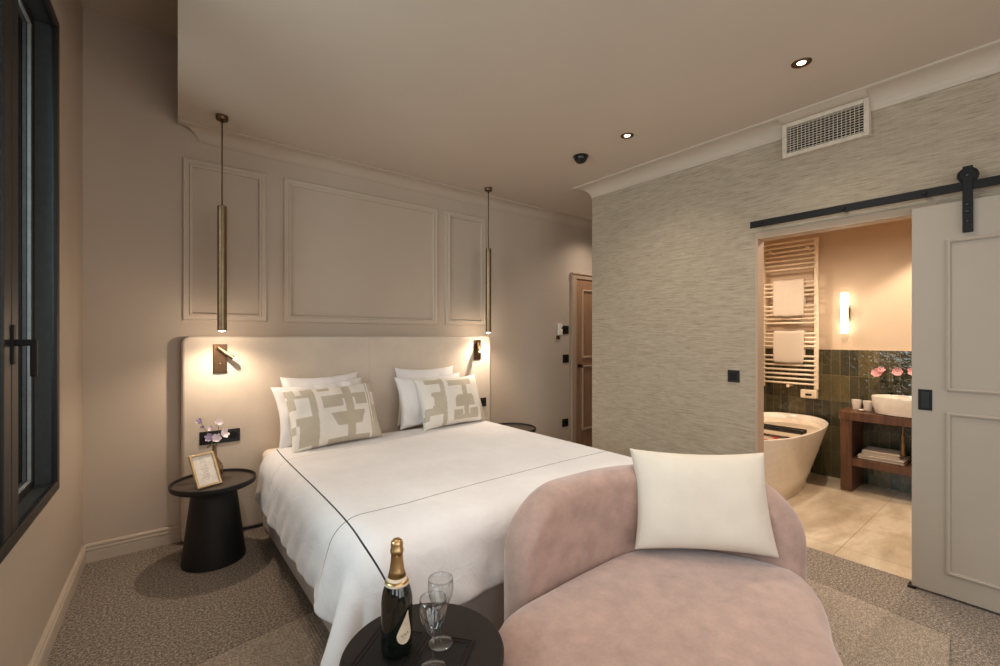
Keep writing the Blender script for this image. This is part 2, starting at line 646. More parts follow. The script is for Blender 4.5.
# wall behind the camera with a wide opening of glass
bm = bx(-0.9, -0.10, YF - 0.15, YF, 0, NICHE_Z + 0.1)
box(bm, 2.85, XR + WT, YF - 0.15, YF, 0, NICHE_Z + 0.1)
box(bm, -0.10, 2.85, YF - 0.15, YF, 2.7, NICHE_Z + 0.1)
box(bm, -0.10, 2.85, YF - 0.15, YF, 0, 0.4)
struct(obj('wall_front', bm, 'wall'))
# window wall
S0, S1, WZ0, WZ1 = 0.715, 2.62, 0.67, 2.91
T0, T1 = 3.0, 5.2            # second window, beside the camera
bm = lbox(bmesh.new(), -0.1, S0, 0, 0.26, 0, NICHE_Z + 0.1)
lbox(bm, S1, T0, 0, 0.26, 0, NICHE_Z + 0.1)
lbox(bm, T1, 6.5, 0, 0.26, 0, NICHE_Z + 0.1)
for a, b in ((S0, S1), (T0, T1)):
    lbox(bm, a, b, 0, 0.26, 0, WZ0)
    lbox(bm, a, b, 0, 0.26, WZ1, NICHE_Z + 0.1)
struct(obj('wall_left', bm, 'wall'))
# ceilings: the high strip along the windows and the lowered one over the room
EDGE = [(0.163, YB), (-0.113, YF)]
bm = bmesh.new()
prism(bm, [(EDGE[0][0], YB), (EDGE[1][0], YF - 0.1), (XE + 0.1, YF - 0.1), (XE + 0.1, YB)], CEIL_Z, NICHE_Z)
struct(obj('ceiling', bm, 'ceil'))
struct(obj('ceiling', bx(-1.0, 0.4, YF - 0.2, YB + 0.1, NICHE_Z, NICHE_Z + 0.1), 'ceil'))


# crowns (coves)
def cove_profile(p, h, lip=0.010, n=8):
    """(out, drop) from the wall face: a hollow curve from the ceiling tip to the wall"""
    pts = [(p, 0.0), (p, lip), (p - 0.012, lip + 0.004)]
    r0, h0 = p - 0.012 - 0.006, h - lip - 0.004 - 0.008
    for i in range(1, n + 1):
        a = i / n * PI / 2
        pts.append((0.006 + r0 * (1 - math.sin(a)), lip + 0.004 + h0 * (1 - math.cos(a))))
    pts += [(0.006, h), (0.0, h), (0.0, 0.0)]
    return pts


def sweep_profile(bm, path, prof):
    """path: list of (origin, outward vector) stations; prof (out, drop) below the ceiling"""
    g = []
    for (o, d) in path:
        g.append([bm.verts.new((o[0] + d[0] * u, o[1] + d[1] * u, CEIL_Z - w)) for u, w in prof])
    grid_faces(bm, g, wrap_v=True)
    bm.faces.new(g[0]); bm.faces.new(g[-1][::-1])
    return bm


VY0, VY1, VZ0, VZ1 = 0.700, 1.158, 2.588, 2.812     # air vent
prof = cove_profile(0.135, 0.108)
bm = bmesh.new()
sweep_profile(bm, [((XE, YC), (0, 1)), ((XR, YC), (-1, 1)), ((XR, VY1), (-1, 0))], prof)
sweep_profile(bm, [((XR, VY0), (-1, 0)), ((XR, YF), (-1, 0))], prof)
cut = [q for q in prof if q[1] <= 0.024 and q[0] > 0]
cut = [(0.135, 0), (0.135, 0.010), (0.123, 0.014), (0.098, 0.026), (0.080, 0.033), (0.0, 0.033), (0, 0)]
sweep_profile(bm, [((XR, VY1), (-1, 0)), ((XR, VY0), (-1, 0))], cut)
struct(obj('trim_2', bm, 'trim'))
bm = bmesh.new()
pb = cove_profile(0.10, 0.094)
g = []
for (x_tip, x_base) in ((0.155, 0.285), (XE, XE)):
    g.append([bm.verts.new((x_base + (x_tip - x_base) * (u / 0.10), YB - u, CEIL_Z - w)) for u, w in pb])
grid_faces(bm, g, wrap_v=True); bm.faces.new(g[0]); bm.faces.new(g[1][::-1])
struct(obj('trim_3', bm, 'wall'))

# skirting: plain board with two grooved ribs at the top
bp = [(0.0, 0.0), (0.016, 0.0), (0.016, 0.062), (0.013, 0.066), (0.013, 0.071), (0.018, 0.074), (0.018, 0.084), (0.012, 0.088),
      (0.012, 0.094), (0.016, 0.097), (0.016, 0.106), (0.010, 0.114), (0.0, 0.114)]


def skirt(name, a, b, d, mat='trim'):
    bm = bmesh.new()
    g = []
    for o in (a, b):
        g.append([bm.verts.new((o[0] + d[0] * u, o[1] + d[1] * u, z)) for u, z in bp])
    grid_faces(bm, g, wrap_v=True); bm.faces.new(g[0]); bm.faces.new(g[1][::-1])
    return struct(obj(name, bm, mat))


skirt('baseboard_back', (LA.x, YB), (0.178, YB), (0, -1))
skirt('baseboard_back', (2.775, YB), (4.065, YB), (0, -1))
e = lw(6.2, 0, 0)
skirt('baseboard_left', (LA.x, LA.y), (e.x, e.y), (LN.x, LN.y))
skirt('baseboard_right', (XR, YC), (XR, OY1), (-1, 0))
skirt('baseboard_corridor', (XE, YC), (XR, YC), (0, 1))


# picture-frame mouldings above the headboard
def moulding_ring(bm, x0, x1, z0, z1, y, prof, sgn=-1):
    """prof: (inset, proud) from the outer edge, on a wall at y"""
    g = []
    for (cx, cz, dx, dz) in ((x0, z0, 1, 1), (x1, z0, -1, 1), (x1, z1, -1, -1), (x0, z1, 1, -1)):
        g.append([bm.verts.new((cx + dx * u, y + sgn * w, cz + dz * u)) for u, w in prof])
    grid_faces(bm, g, wrap_u=True, wrap_v=True)
    return bm


MP = [(0, 0), (0, 0.012), (0.006, 0.017), (0.012, 0.013), (0.034, 0.012), (0.040, 0.020), (0.050, 0.018), (0.054, 0.006), (0.054, 0.0)]
for k, (x0, x1) in enumerate(((0.190, 0.708), (0.826, 2.190), (2.281, 2.764))):
    bm = moulding_ring(bmesh.new(), x0, x1, 1.506, 2.625, YB, MP)
    struct(obj('trim_%d' % (4 + k), bm, 'trim'))

# ------------------------------------------------------------------ windows
FL = 0.034


def window(name, s0, s1, mull):
    w = thing(name, None, None); struct(w)
    zc0, zc1 = WZ0, WZ1
    # flange on the wall face
    bm = lbox(bmesh.new(), s0 - 0.012, s0 + FL, -0.006, 0.012, zc0 - 0.012, zc1 + 0.012)
    lbox(bm, s1 - FL, s1 + 0.012, -0.006, 0.012, zc0 - 0.012, zc1 + 0.012)
    lbox(bm, s0, s1, -0.006, 0.012, zc0 - 0.012, zc0 + FL)
    lbox(bm, s0, s1, -0.006, 0.012, zc1 - FL, zc1 + 0.012)
    obj('frame', bm, 'winframe', w, bevel=0.003)
    # deep jamb lining
    bm = lbox(bmesh.new(), s0, s0 + 0.018, 0.012, 0.20, zc0, zc1)
    lbox(bm, s1 - 0.018, s1, 0.012, 0.20, zc0, zc1)
    lbox(bm, s0, s1, 0.012, 0.20, zc0, zc0 + 0.018)
    lbox(bm, s0, s1, 0.012, 0.20, zc1 - 0.018, zc1)
    obj('jamb', bm, 'winjamb', w, bevel=0.002)
    edges = [s0 + 0.018] + [e for m in mull for e in (m - 0.085, m + 0.085)] + [s1 - 0.018]
    for m in mull:
        bm = lbox(bmesh.new(), m - 0.085, m - 0.004, 0.0, 0.13, zc0 + 0.018, zc1 - 0.018)
        lbox(bm, m + 0.004, m + 0.085, 0.0, 0.13, zc0 + 0.018, zc1 - 0.018)
        lbox(bm, m - 0.004, m + 0.004, 0.012, 0.12, zc0 + 0.018, zc1 - 0.018)
        obj('mullion', bm, 'winframe', w, bevel=0.004)
    for a, b in zip(edges[::2], edges[1::2]):
        z0, z1 = zc0 + 0.018, zc1 - 0.018
        bm = lbox(bmesh.new(), a, a + 0.03, 0.074, 0.12, z0, z1)
        lbox(bm, b - 0.03, b, 0.074, 0.12, z0, z1)
        lbox(bm, a + 0.03, b - 0.03, 0.074, 0.12, z0, z0 + 0.035)
        lbox(bm, a + 0.03, b - 0.03, 0.074, 0.12, z1 - 0.035, z1)
        obj('sash', bm, 'winframe', w, bevel=0.003)
        bm = lbox(bmesh.new(), a + 0.03, a + 0.036, 0.080, 0.092, z0 + 0.035, z1 - 0.035)
        lbox(bm, b - 0.036, b - 0.03, 0.080, 0.092, z0 + 0.035, z1 - 0.035)
        lbox(bm, a + 0.036, b - 0.036, 0.080, 0.092, z0 + 0.035, z0 + 0.041)
        lbox(bm, a + 0.036, b - 0.036, 0.080, 0.092, z1 - 0.041, z1 - 0.035)
        obj('glazing_bead', bm, 'bead', w)
        obj('pane', lbox(bmesh.new(), a + 0.028, b - 0.028, 0.094, 0.100, z0 + 0.033, z1 - 0.033), 'pane', w)
    return w


MS = 1.455
w1 = window('window_1', S0, S1, [MS])
# casement handle on the mullion
bm = lbox(bmesh.new(), MS - 0.013, MS + 0.013, -0.008, 0.004, 1.30, 1.44)
h = obj('handle', bm, 'black', w1, bevel=0.003)
bm = lbox(bmesh.new(), MS - 0.010, MS + 0.010, -0.052, -0.006, 1.365, 1.388)
lbox(bm, MS - 0.010, MS + 0.010, -0.064, -0.046, 1.255, 1.388)
obj('lever', bm, 'black', h, bevel=0.004)
w2 = window('window_2', T0, T1, [(T0 + T1) / 2])
# glazed end of the room
w3 = thing('window_3', None, None); struct(w3)
bm = bx(-0.10, -0.04, YF - 0.10, YF - 0.02, 0.4, 2.7)
for a in (0.90, 1.85, 2.79):
    box(bm, a - 0.03 if a < 2.7 else a, a + 0.03 if a < 2.7 else 2.85, YF - 0.10, YF - 0.02, 0.4, 2.7)
box(bm, -0.10, 2.85, YF - 0.10, YF - 0.02, 0.4, 0.46); box(bm, -0.10, 2.85, YF - 0.10, YF - 0.02, 2.64, 2.7)
obj('frame', bm, 'winframe', w3)
for a, b in ((-0.04, 0.87), (0.93, 1.82), (1.88, 2.79)):
    obj('pane', bx(a, b, YF - 0.062, YF - 0.058, 0.46, 2.64), 'pane', w3)


# ------------------------------------------------------------------ doors
def panel_ring_x(bm, y0, y1, z0, z1, x, prof):
    """moulding on a face at x looking towards -x"""
    g = []
    for (cy, cz, dy, dz) in ((y0, z0, 1, 1), (y1, z0, -1, 1), (y1, z1, -1, -1), (y0, z1, 1, -1)):
        g.append([bm.verts.new((x - w, cy + dy * u, cz + dz * u)) for u, w in prof])
    grid_faces(bm, g, wrap_u=True, wrap_v=True)
    return bm


DX = 3.332                   # face of the sliding door
d2 = thing('door_2', 'greige sliding door with two moulded panels hanging from the black rail', 'door'); struct(d2)
DP = [(0, 0), (0, 0.010), (0.008, 0.013), (0.016, 0.010), (0.018, 0.0)]
bm = bx(DX, DX + 0.038, -0.56, 0.513, 0.014, 2.107)
obj('leaf', bm, 'doorpaint', d2, bevel=0.002)
for z0, z1 in ((1.108, 1.912), (0.135, 0.995)):
    obj('panel_moulding', panel_ring_x(bmesh.new(), -0.42, 0.376, z0, z1, DX, DP), 'doorpaint', d2)
bm = bx(DX - 0.004, DX, 0.430, 0.486, 0.995, 1.108)
h = obj('pull', bm, 'black', d2, bevel=0.0015)
bm = bx(DX - 0.0055, DX - 0.0035, 0.443, 0.473, 1.008, 1.095)
obj('recess', bm, 'blackplastic', h)
for y in (0.296, -0.34):
    bm = bx(DX - 0.020, DX - 0.008, y - 0.019, y + 0.019, 1.937, 2.278)
    box(bm, DX - 0.008, DX, y - 0.019, y + 0.019, 1.937, 2.100)
    hs = obj('hanger_strap', bm, 'black', d2, bevel=0.002)
    mt = Matrix.Translation((DX - 0.012, y, 2.232)) @ Matrix.Rotation(PI / 2, 4, 'Y')
    bm = bmesh.new()
    lathe(bm, [(0, -0.007), (0.030, -0.007), (0.034, -0.003), (0.040, -0.003), (0.040, 0.022), (0.0, 0.022)], 40)
    bmesh.ops.transform(bm, matrix=mt, verts=bm.verts[:])
    obj('wheel', bm, 'black', hs)
    bm = bmesh.new()
    for z in (1.995, 2.045, 2.082, 2.232):
        b2 = bmesh.new(); lathe(b2, [(0, 0), (0.008, 0), (0.009, 0.003), (0.006, 0.006), (0, 0.007)], 12)
        bmesh.ops.transform(b2, matrix=Matrix.Translation((DX - 0.0195, y, z)) @ Matrix.Rotation(-PI / 2, 4, 'Y'), verts=b2.verts[:])
        mm = bpy.data.meshes.new('t'); b2.to_mesh(mm); b2.free(); bm.from_mesh(mm); bpy.data.meshes.remove(mm)
    obj('bolts', bm, 'blackplastic', hs)
# rail
r = thing('sliding_door_rail', 'long flat black steel rail above the bathroom doorway', 'rail', (DX, 0.3, 2.178))
obj('bar', bx(-0.013, -0.005, -1.5, 1.055, -0.023, 0.023), 'black', r, bevel=0.0015)
for y in (0.98, 0.52, 0.16, -0.45, -1.1):
    bm = bmesh.new(); lathe(bm, [(0.011, 0), (0.011, 0.055), (0, 0.055)], 14)
    lathe(bm, [(0, -0.017), (0.009, -0.017), (0.011, -0.012), (0.011, 0.0)], 14)
    bmesh.ops.transform(bm, matrix=Matrix.Translation((-0.004, y, 0)) @ Matrix.Rotation(PI / 2, 4, 'Y'), verts=bm.verts[:])
    obj('standoff', bm, 'black', r)
tag(obj('floor_guide', bx(DX - 0.012, DX + 0.050, 0.495, 0.530, 0.0, 0.013), 'black', bevel=0.002),
    'small black floor guide under the sliding door corner', 'door guide')

# corridor door on the headboard wall
d1 = thing('door_1', 'tan panelled entry door at the end of the headboard wall', 'door'); struct(d1)
bm = bx(4.150, 4.98, YB - 0.024, YB - 0.002, 0.004, 2.105)
obj('leaf', bm, 'entry', d1)
bm = bx(4.070, 4.148, YB - 0.036, YB, 0, 2.168)
box(bm, 4.982, 5.06, YB - 0.036, YB, 0, 2.168); box(bm, 4.148, 4.982, YB - 0.036, YB, 2.107, 2.168)
box(bm, 4.060, 5.07, YB - 0.046, YB, 2.160, 2.178)
obj('casing', bm, 'entrytrim', d1, bevel=0.004)
for z0, z1 in ((1.12, 1.98), (0.22, 1.03)):
    obj('panel_moulding', moulding_ring(bmesh.new(), 4.255, 4.87, z0, z1, YB - 0.024, [(0, 0), (0, .010), (.012, .016), (.026, .010), (.03, 0)]), 'entrytrim', d1)
bm = bmesh.new(); lathe(bm, [(0, 0), (0.024, 0), (0.024, 0.008), (0.010, 0.010), (0.010, 0.030), (0.020, 0.036), (0.020, 0.052), (0, 0.056)], 20)
bmesh.ops.transform(bm, matrix=Matrix.Translation((4.20, YB - 0.024, 1.03)) @ Matrix.Rotation(PI / 2, 4, 'X'), verts=bm.verts[:])
obj('handle', bm, 'bronze', d1)


# ------------------------------------------------------------------ small wall fittings
def plate_x(x, y0, y1, z0, z1, t=0.008):
    return bx(x - t, x, y0, y1, z0, z1)


def plate_y(y, x0, x1, z0, z1, t=0.008):
    return bx(x0, x1, y - t, y, z0, z1)


t = thing('wall_switch', 'square black switch on the grasscloth wall beside the bathroom doorway', 'switch', (XR, 0, 0))
y0, y1, z0, z1 = 1.452, 1.535, 1.060, 1.148
obj('plate', bx(-0.008, 0, y0, y1, z0, z1), 'blackplastic', t, bevel=0.002)
obj('rocker', bx(-0.011, -0.008, y0 + 0.018, y1 - 0.018, z0 + 0.018, z1 - 0.018), 'black', t, bevel=0.001)


def outlet(name, label, cat, x0, x1, z0, z1, y, n=1, sock=True):
    t = thing(name, label, cat, ((x0 + x1) / 2, y, (z0 + z1) / 2))
    w, h2 = (x1 - x0) / 2, (z1 - z0) / 2
    obj('plate', bx(-w, w, -0.009, 0, -h2, h2), 'blackplastic', t, bevel=0.003)
    for i in range(n):
        cx = -w + (2 * i + 1) * w / n
        bm = bmesh.new()
        if sock:
            lathe(bm, [(0.026, 0), (0.026, 0.004), (0.021, 0.004), (0.021, 0.001), (0, 0.001)], 28)
            bmesh.ops.transform(bm, matrix=Matrix.Translation((cx, -0.0085, 0)) @ Matrix.Rotation(PI / 2, 4, 'X'), verts=bm.verts[:])
            obj('socket', bm, 'black', t)
        else:
            obj('rocker', box(bm, cx - w / n * 0.6, cx + w / n * 0.6, -0.012, -0.009, -h2 * 0.6, h2 * 0.6), 'black', t, bevel=0.001)
    return t


HB = 3.64                   # headboard face
outlet('power_outlet', 'wide black triple socket on the headboard behind the flowers', 'socket', 0.278, 0.518, 0.655, 0.745, HB, 3)
outlet('power_outlet', 'small black socket on the headboard below the right reading lamp', 'socket', 2.612, 2.705, 0.685, 0.775, HB, 1)
outlet('wall_switch', 'black square panel beside the white thermostat near the entry door', 'switch', 3.935, 4.035, 1.425, 1.525, YB, 1, False)
outlet('wall_switch', 'black switch plate on the wall midway up beside the entry door', 'switch', 3.935, 4.035, 1.075, 1.175, YB, 1, False)
outlet('power_outlet', 'black socket low on the wall beside the entry door frame', 'socket', 3.925, 4.030, 0.300, 0.395, YB, 1)
t = thing('thermostat', 'small white wall thermostat left of the upper black panel by the entry door', 'thermostat', (3.885, YB, 1.47))
obj('casing', bx(-0.038, 0.032, -0.022, 0, -0.060, 0.078), 'thermo', t, bevel=0.006)
obj('dial', bx(0.006, 0.026, -0.026, -0.022, 0.014, 0.036), 'blackplastic', t, bevel=0.002)
tag(obj('wall_bracket', bx(3.825, 3.872, YB - 0.014, YB, 1.362, 1.404), 'bronze', bevel=0.003), 'small tan square fitting under the white thermostat', 'wall fitting')

# reading lamps on the headboard


def sconce(label, x, zc, aim):
    t = thing('reading_lamp', label, 'wall lamp', (x, HB, zc), 0, 'reading lamps on the headboard')
    obj('back_plate', bx(-0.042, 0.042, -0.012, 0, -0.1, 0.1), 'bronze', t, bevel=0.003)
    bm = bmesh.new()
    a = Vector((-0.008, -0.028, 0.072))
    tube(bm, [(-0.008, -0.010, 0.066), (-0.008, -0.030, 0.070)], 0.008, 12)
    obj('pivot', bm, 'bronze', t)
    d = Vector(aim).normalized()
    bm = bmesh.new(); tube(bm, [a - d * 0.012, a + d * 0.118], 0.0135, 18)
    hd = obj('lamp_head', bm, 'brass', t, bevel=0.001)
    bm = bmesh.new(); tube(bm, [a + d * 0.1182, a + d * 0.121], 0.0105, 16)
    obj('lens', bm, 'lens', hd)
    bm = bmesh.new(); lathe(bm, [(0, 0), (0.006, 0), (0.005, 0.004), (0, 0.005)], 12)
    bmesh.ops.transform(bm, matrix=Matrix.Translation((0.0, -0.012, -0.035)) @ Matrix.Rotation(PI / 2, 4, 'X'), verts=bm.verts[:])
    obj('switch_button', bm, 'brass', t)
    p = Vector((x, HB, zc)) + a + d * 0.135
    spot('reading_beam', p, p + d, 0.8, WARMER, 120, 0.7, 0.015)


sconce('bronze reading lamp with angled brass head on the headboard above the flowers', 0.397, 1.243, (0.72, -0.35, -0.62))
sconce('bronze reading lamp on the headboard above the right cushion', 2.594, 1.262, (-0.25, -0.62, -0.72))

# pendants


def pendant(label, x, y):
    t = thing('pendant_lamp', label, 'pendant lamp', (x, y, CEIL_Z), 0, 'pendant lamps beside the bed')
    bm = lathe(bmesh.new(), [(0, 0), (0.036, 0), (0.036, -0.026), (0.033, -0.030), (0.008, -0.030), (0.008, -0.044), (0, -0.044)], 32)
    autosmooth(obj('canopy', bm, 'bronze', t, True))
    bm = bmesh.new(); tube(bm, [(0, 0, -0.04), (0, 0, -0.60)], 0.0042, 10)
    obj('rod', bm, 'bronze', t, True)
    bm = lathe(bmesh.new(), [(0, -0.592), (0.024, -0.592), (0.0275, -0.596), (0.0275, -1.41), (0.0235, -1.41), (0.0235, -1.395), (0, -1.395)], 36)
    sh = autosmooth(obj('shade', bm, 'brass', t, True))
    bm = lathe(bmesh.new(), [(0, -1.4165), (0.012, -1.4155), (0.0205, -1.4115), (0.0225, -1.407), (0.0225, -1.397), (0, -1.397)], 28)
    obj('lens', bm, 'lens', sh)


pendant('slim brass tube pendant hanging over the flower table', *PEND[0])
pendant('slim brass tube pendant hanging beyond the patterned cushions on the far side', *PEND[1])

# ceiling fittings


def downlight(label, x, y, z=CEIL_Z):
    t = thing('ceiling_downlight', label, 'downlight', (x, y, z), 0, 'recessed ceiling downlights')
    bm = lathe(bmesh.new(), [(0.0215, -0.001), (0.030, -0.006), (0.044, -0.005), (0.047, -0.001), (0.047, 0.0), (0.020, 0.0)], 36)
    autosmooth(obj('ring', bm, 'bronze', t, True))
    obj('lens', lathe(bmesh.new(), [(0, -0.003), (0.019, -0.003), (0.021, 0.0), (0, 0.0)], 28), 'lens', t)


downlight('round recessed downlight with bronze ring near the air vent', *DOWN[0])
downlight('round recessed downlight with bronze ring beside the black ceiling dome', *DOWN[1])
t = thing('dome_camera', 'small black dome on the ceiling beyond the downlights', 'security camera', (2.73, 2.395, CEIL_Z))
autosmooth(obj('base', lathe(bmesh.new(), [(0, 0), (0.060, 0), (0.060, -0.010), (0.055, -0.013), (0, -0.013)], 36), 'blackplastic', t, True))
obj('dome', lathe(bmesh.new(), [(0.053 * math.cos(a), -0.013 - 0.046 * math.sin(a)) for a in np.linspace(0, PI / 2, 9)], 32), 'blackplastic', t, True)

# air vent
t = thing('air_vent', 'ivory air vent grille set high in the grasscloth wall', 'air vent', (XR, 0, 0))
FX = -0.052
bm = bmesh.new()
fw = 0.026
box(bm, FX, 0, VY0, VY0 + fw, VZ0, VZ1); box(bm, FX, 0, VY1 - fw, VY1, VZ0, VZ1)
box(bm, FX, 0, VY0 + fw, VY1 - fw, VZ0, VZ0 + fw); box(bm, FX, 0, VY0 + fw, VY1 - fw, VZ1 - fw, VZ1)
FXv = FX
obj('frame', bm, 'vent', t, bevel=0.002)
obj('shade_backing', bx(-0.012, -0.004, VY0 + fw, VY1 - fw, VZ0 + fw, VZ1 - fw), 'slot', t)  # dark sheet, its colour standing in for shade behind the louvres
bm = bmesh.new()
nb = 11
for i in range(nb):
    z = VZ0 + fw + (i + 0.5) * (VZ1 - VZ0 - 2 * fw) / nb
    box(bm, FX + 0.006, FX + 0.013, VY0 + fw, VY1 - fw, z - 0.0016, z + 0.0016)
obj('louvre', bm, 'vent', t)
bm = bmesh.new()
nb = 19
for i in range(1, nb):
    y = VY0 + fw + i * (VY1 - VY0 - 2 * fw) / nb
    box(bm, FX + 0.002, FX + 0.006, y - 0.0014, y + 0.0014, VZ0 + fw, VZ1 - fw)
obj('divider', bm, 'vent', t)

# ------------------------------------------------------------------ rug
rug = bmesh.new()
RP = [(-0.05, 2.24), (0.60, 2.345), (2.99, 2.74), (2.93, 0.36), (2.64, 0.305), (-0.30, 0.05)]
RP = [(-0.02, 2.235), (3.08, 2.72), (2.96, 0.80), (2.905, 0.315), (-0.15, 0.02)]
prism(rug, RP, 0.0005, 0.012)
tag(obj('woven_rug', rug, 'rug', bevel=0.004), 'large beige woven rug under the bed foot and pink lounge chair', 'rug')

# ------------------------------------------------------------------ headboard
hb = thing('headboard', 'tall wide oatmeal linen headboard fixed to the wall behind the bed', 'headboard', (1.475, YB, 0))


def round_top_panel(x0, x1, z1, y0, y1, r, left, right):
    pts = [(x0, 0.02), (x1, 0.02)]
    if right:
        pts += [(x1 - r + r * math.cos(a), z1 - r + r * math.sin(a)) for a in np.linspace(0, PI / 2, 10)]
    else:
        pts.append((x1, z1))
    if left:
        pts += [(x0 + r - r * math.sin(a), z1 - r + r * math.cos(a)) for a in np.linspace(0, PI / 2, 10)]
    else:
        pts.append((x0, z1))
    bm = bmesh.new()
    a = [bm.verts.new((x, y0, z)) for x, z in pts]; b = [bm.verts.new((x, y1, z)) for x, z in pts]
    bm.faces.new(a); bm.faces.new(b[::-1])
    for i in range(len(pts)):
        j = (i + 1) % len(pts)
        bm.faces.new((a[i], a[j], b[j], b[i]))
    return bm


autosmooth(obj('upholstered_panel', round_top_panel(-1.294, 1.294, 1.398, HB - YB, -0.002, 0.05, True, True), 'linen', hb, True, bevel=0.016, seg=4), 60)
bm = bmesh.new(); tube(bm, [(0.0, HB - YB, 0.03), (0.0, HB - YB, 1.382), (0.0, HB - YB + 0.012, 1.397), (0.0, -0.004, 1.399)], 0.0016, 8)
obj('seam', bm, 'linen', hb, True)

# ------------------------------------------------------------------ bed
BX0, BX1, BY0, BY1 = 0.648, 2.505, 1.62, 3.625
bed = thing('bed', 'large bed with pale grey fabric base against the linen headboard', 'bed', (0, 0, 0))
obj('base', bx(BX0 + 0.012, BX1 - 0.012, BY0 + 0.01, BY1, 0.014, 0.31), 'base', bed, bevel=0.018, seg=4)
obj('mattress', bx(BX0, BX1, BY0, BY1 - 0.005, 0.312, 0.578), 'sheet', bed, bevel=0.05, seg=5)


def simulate_duvet():
    x0, x1, y0, y1 = BX0 - 0.235, BX1 + 0.27, BY0 - 0.275, 3.42
    nx, ny = 134, 92
    X, Y = np.meshgrid(np.linspace(x0, x1, nx), np.linspace(y0, y1, ny), indexing='ij')
    foot = BY0 - 0.47 + 0.265 * np.clip((X - BX0 + 0.05) / 0.40, 0, 1)          # hangs lower at its left corner
    Y = foot + (Y - y0) / (y1 - y0) * (y1 - foot)
    rng = np.random.default_rng(3)
    U = np.stack([X, Y], -1)
    P = np.stack([X, Y, np.full_like(X, 0.625)], -1)
    P[..., 2] += 0.004 * rng.standard_normal((nx, ny))
    # fullness in the cloth so it settles into soft folds
    dx, dy = X[1, 0] - X[0, 0], Y[0, 1] - Y[0, 0]
    Q = P.copy()
    cons = []

    O = ((X < BX0) | (X > BX1) | (Y < BY0)).astype(float)

    def add(di, dj, L, k):
        n0 = len(cons)
        add_(di, dj, L, k)
        for i in range(n0, len(cons)):
            a, b, l0, kk = cons[i]
            cons[i] = (a, b, np.linalg.norm(U[a] - U[b], axis=-1, keepdims=True) * (1 + 0.035 * 0.5 * (O[a] + O[b]))[..., None], kk)

    def add_(di, dj, L, k):
        for pi in range(2):
            if di > 0 and dj == 0:
                a = (slice(pi * di, nx - di, None), slice(None))
                idx = np.arange(nx - di); idx = idx[(idx // di) % 2 == pi]
                cons.append(((idx[:, None], np.arange(ny)[None, :]), (idx[:, None] + di, np.arange(ny)[None, :]), L, k))
            elif di == 0:
                idx = np.arange(ny - dj); idx = idx[(idx // dj) % 2 == pi]
                cons.append(((np.arange(nx)[:, None], idx[None, :]), (np.arange(nx)[:, None], idx[None, :] + dj), L, k))
            else:
                idx = np.arange(nx - 1); idx = idx[idx % 2 == pi]
                jj = np.arange(ny - 1)
                if dj > 0:
                    cons.append(((idx[:, None], jj[None, :]), (idx[:, None] + 1, jj[None, :] + 1), L, k))
                else:
                    cons.append(((idx[:, None], jj[None, :] + 1), (idx[:, None] + 1, jj[None, :]), L, k))
    add(1, 0, dx, 0.5); add(0, 1, dy, 0.5)
    dg = math.hypot(dx, dy)
    add(1, 1, dg, 0.3); add(1, -1, dg, 0.3)
    add(3, 0, 3 * dx, 0.10); add(0, 3, 3 * dy, 0.10)
    c = np.array([(BX0 + BX1) / 2, (BY0 + 3.9) / 2, 0.10])
    hb_ = np.array([(BX1 - BX0) / 2, (3.9 - BY0) / 2, 0.478])
    rad = 0.085
    LUMP = 0.014 * (np.sin(U[..., 1] * 19 + 2.2 * np.sin(U[..., 0] * 13)) * np.sin(U[..., 0] * 23 + 1.3 * np.sin(U[..., 1] * 7)) + 0.6 * np.sin(U[..., 1] * 41 + U[..., 0] * 29))
    dt = 1 / 60

    def collide(P, Q):
        d = P - c
        q = np.abs(d) - (hb_ - rad)
        m = np.maximum(q, 0)
        ln = np.linalg.norm(m, axis=-1)
        inside = np.max(q, axis=-1)
        sd = np.where(ln > 0, ln, inside) - rad
        low = np.clip((0.56 - P[..., 2]) / 0.36, 0, 1)
        th = 0.026 + 0.036 * low + low * LUMP
        hit = sd < th
        n = m / np.maximum(ln, 1e-9)[..., None]
        ax = np.argmax(q, axis=-1)
        n_in = np.eye(3)[ax]
        n = np.where((ln > 1e-9)[..., None], n, n_in) * np.sign(d)
        push = np.where(hit, th - sd, 0.0)[..., None] * n
        P += push
        v = P - Q
        vn = (v * n).sum(-1, keepdims=True) * n
        vt = v - vn
        top = hit & (n[..., 2] > 0.7)
        fr = np.where(top, 1.0, np.where(hit, 0.35, 0.0))[..., None]
        Q += vt * fr
        fl = P[..., 2] < 0.020
        P[..., 2] = np.where(fl, 0.020, P[..., 2])
        Q[fl] = P[fl] - (P[fl] - Q[fl]) * 0.3
        # the chair back and the small round table keep the foot end in
        return P, Q
    for step in range(150):
        V = (P - Q) * 0.975
        Q = P.copy()
        P = P + V
        P[..., 2] -= 9.8 * dt * dt * 0.6
        if step < 60:
            P += 0.00025 * rng.standard_normal(P.shape)
        for it in range(20):
            for a, b, L, k in cons:
                d = P[b] - P[a]
                ln = np.linalg.norm(d, axis=-1, keepdims=True)
                corr = d * ((ln - L) / np.maximum(ln, 1e-9)) * (0.5 * k)
                P[a] += corr
                P[b] -= corr
            if it % 4 == 3:
                P, Q = collide(P, Q)
        P, Q = collide(P, Q)
    # light smoothing
    for _ in range(2):
        Rr = P.copy()
        Rr[1:-1, 1:-1] = 0.5 * P[1:-1, 1:-1] + 0.125 * (P[2:, 1:-1] + P[:-2, 1:-1] + P[1:-1, 2:] + P[1:-1, :-2])
        P = Rr
    return P, U


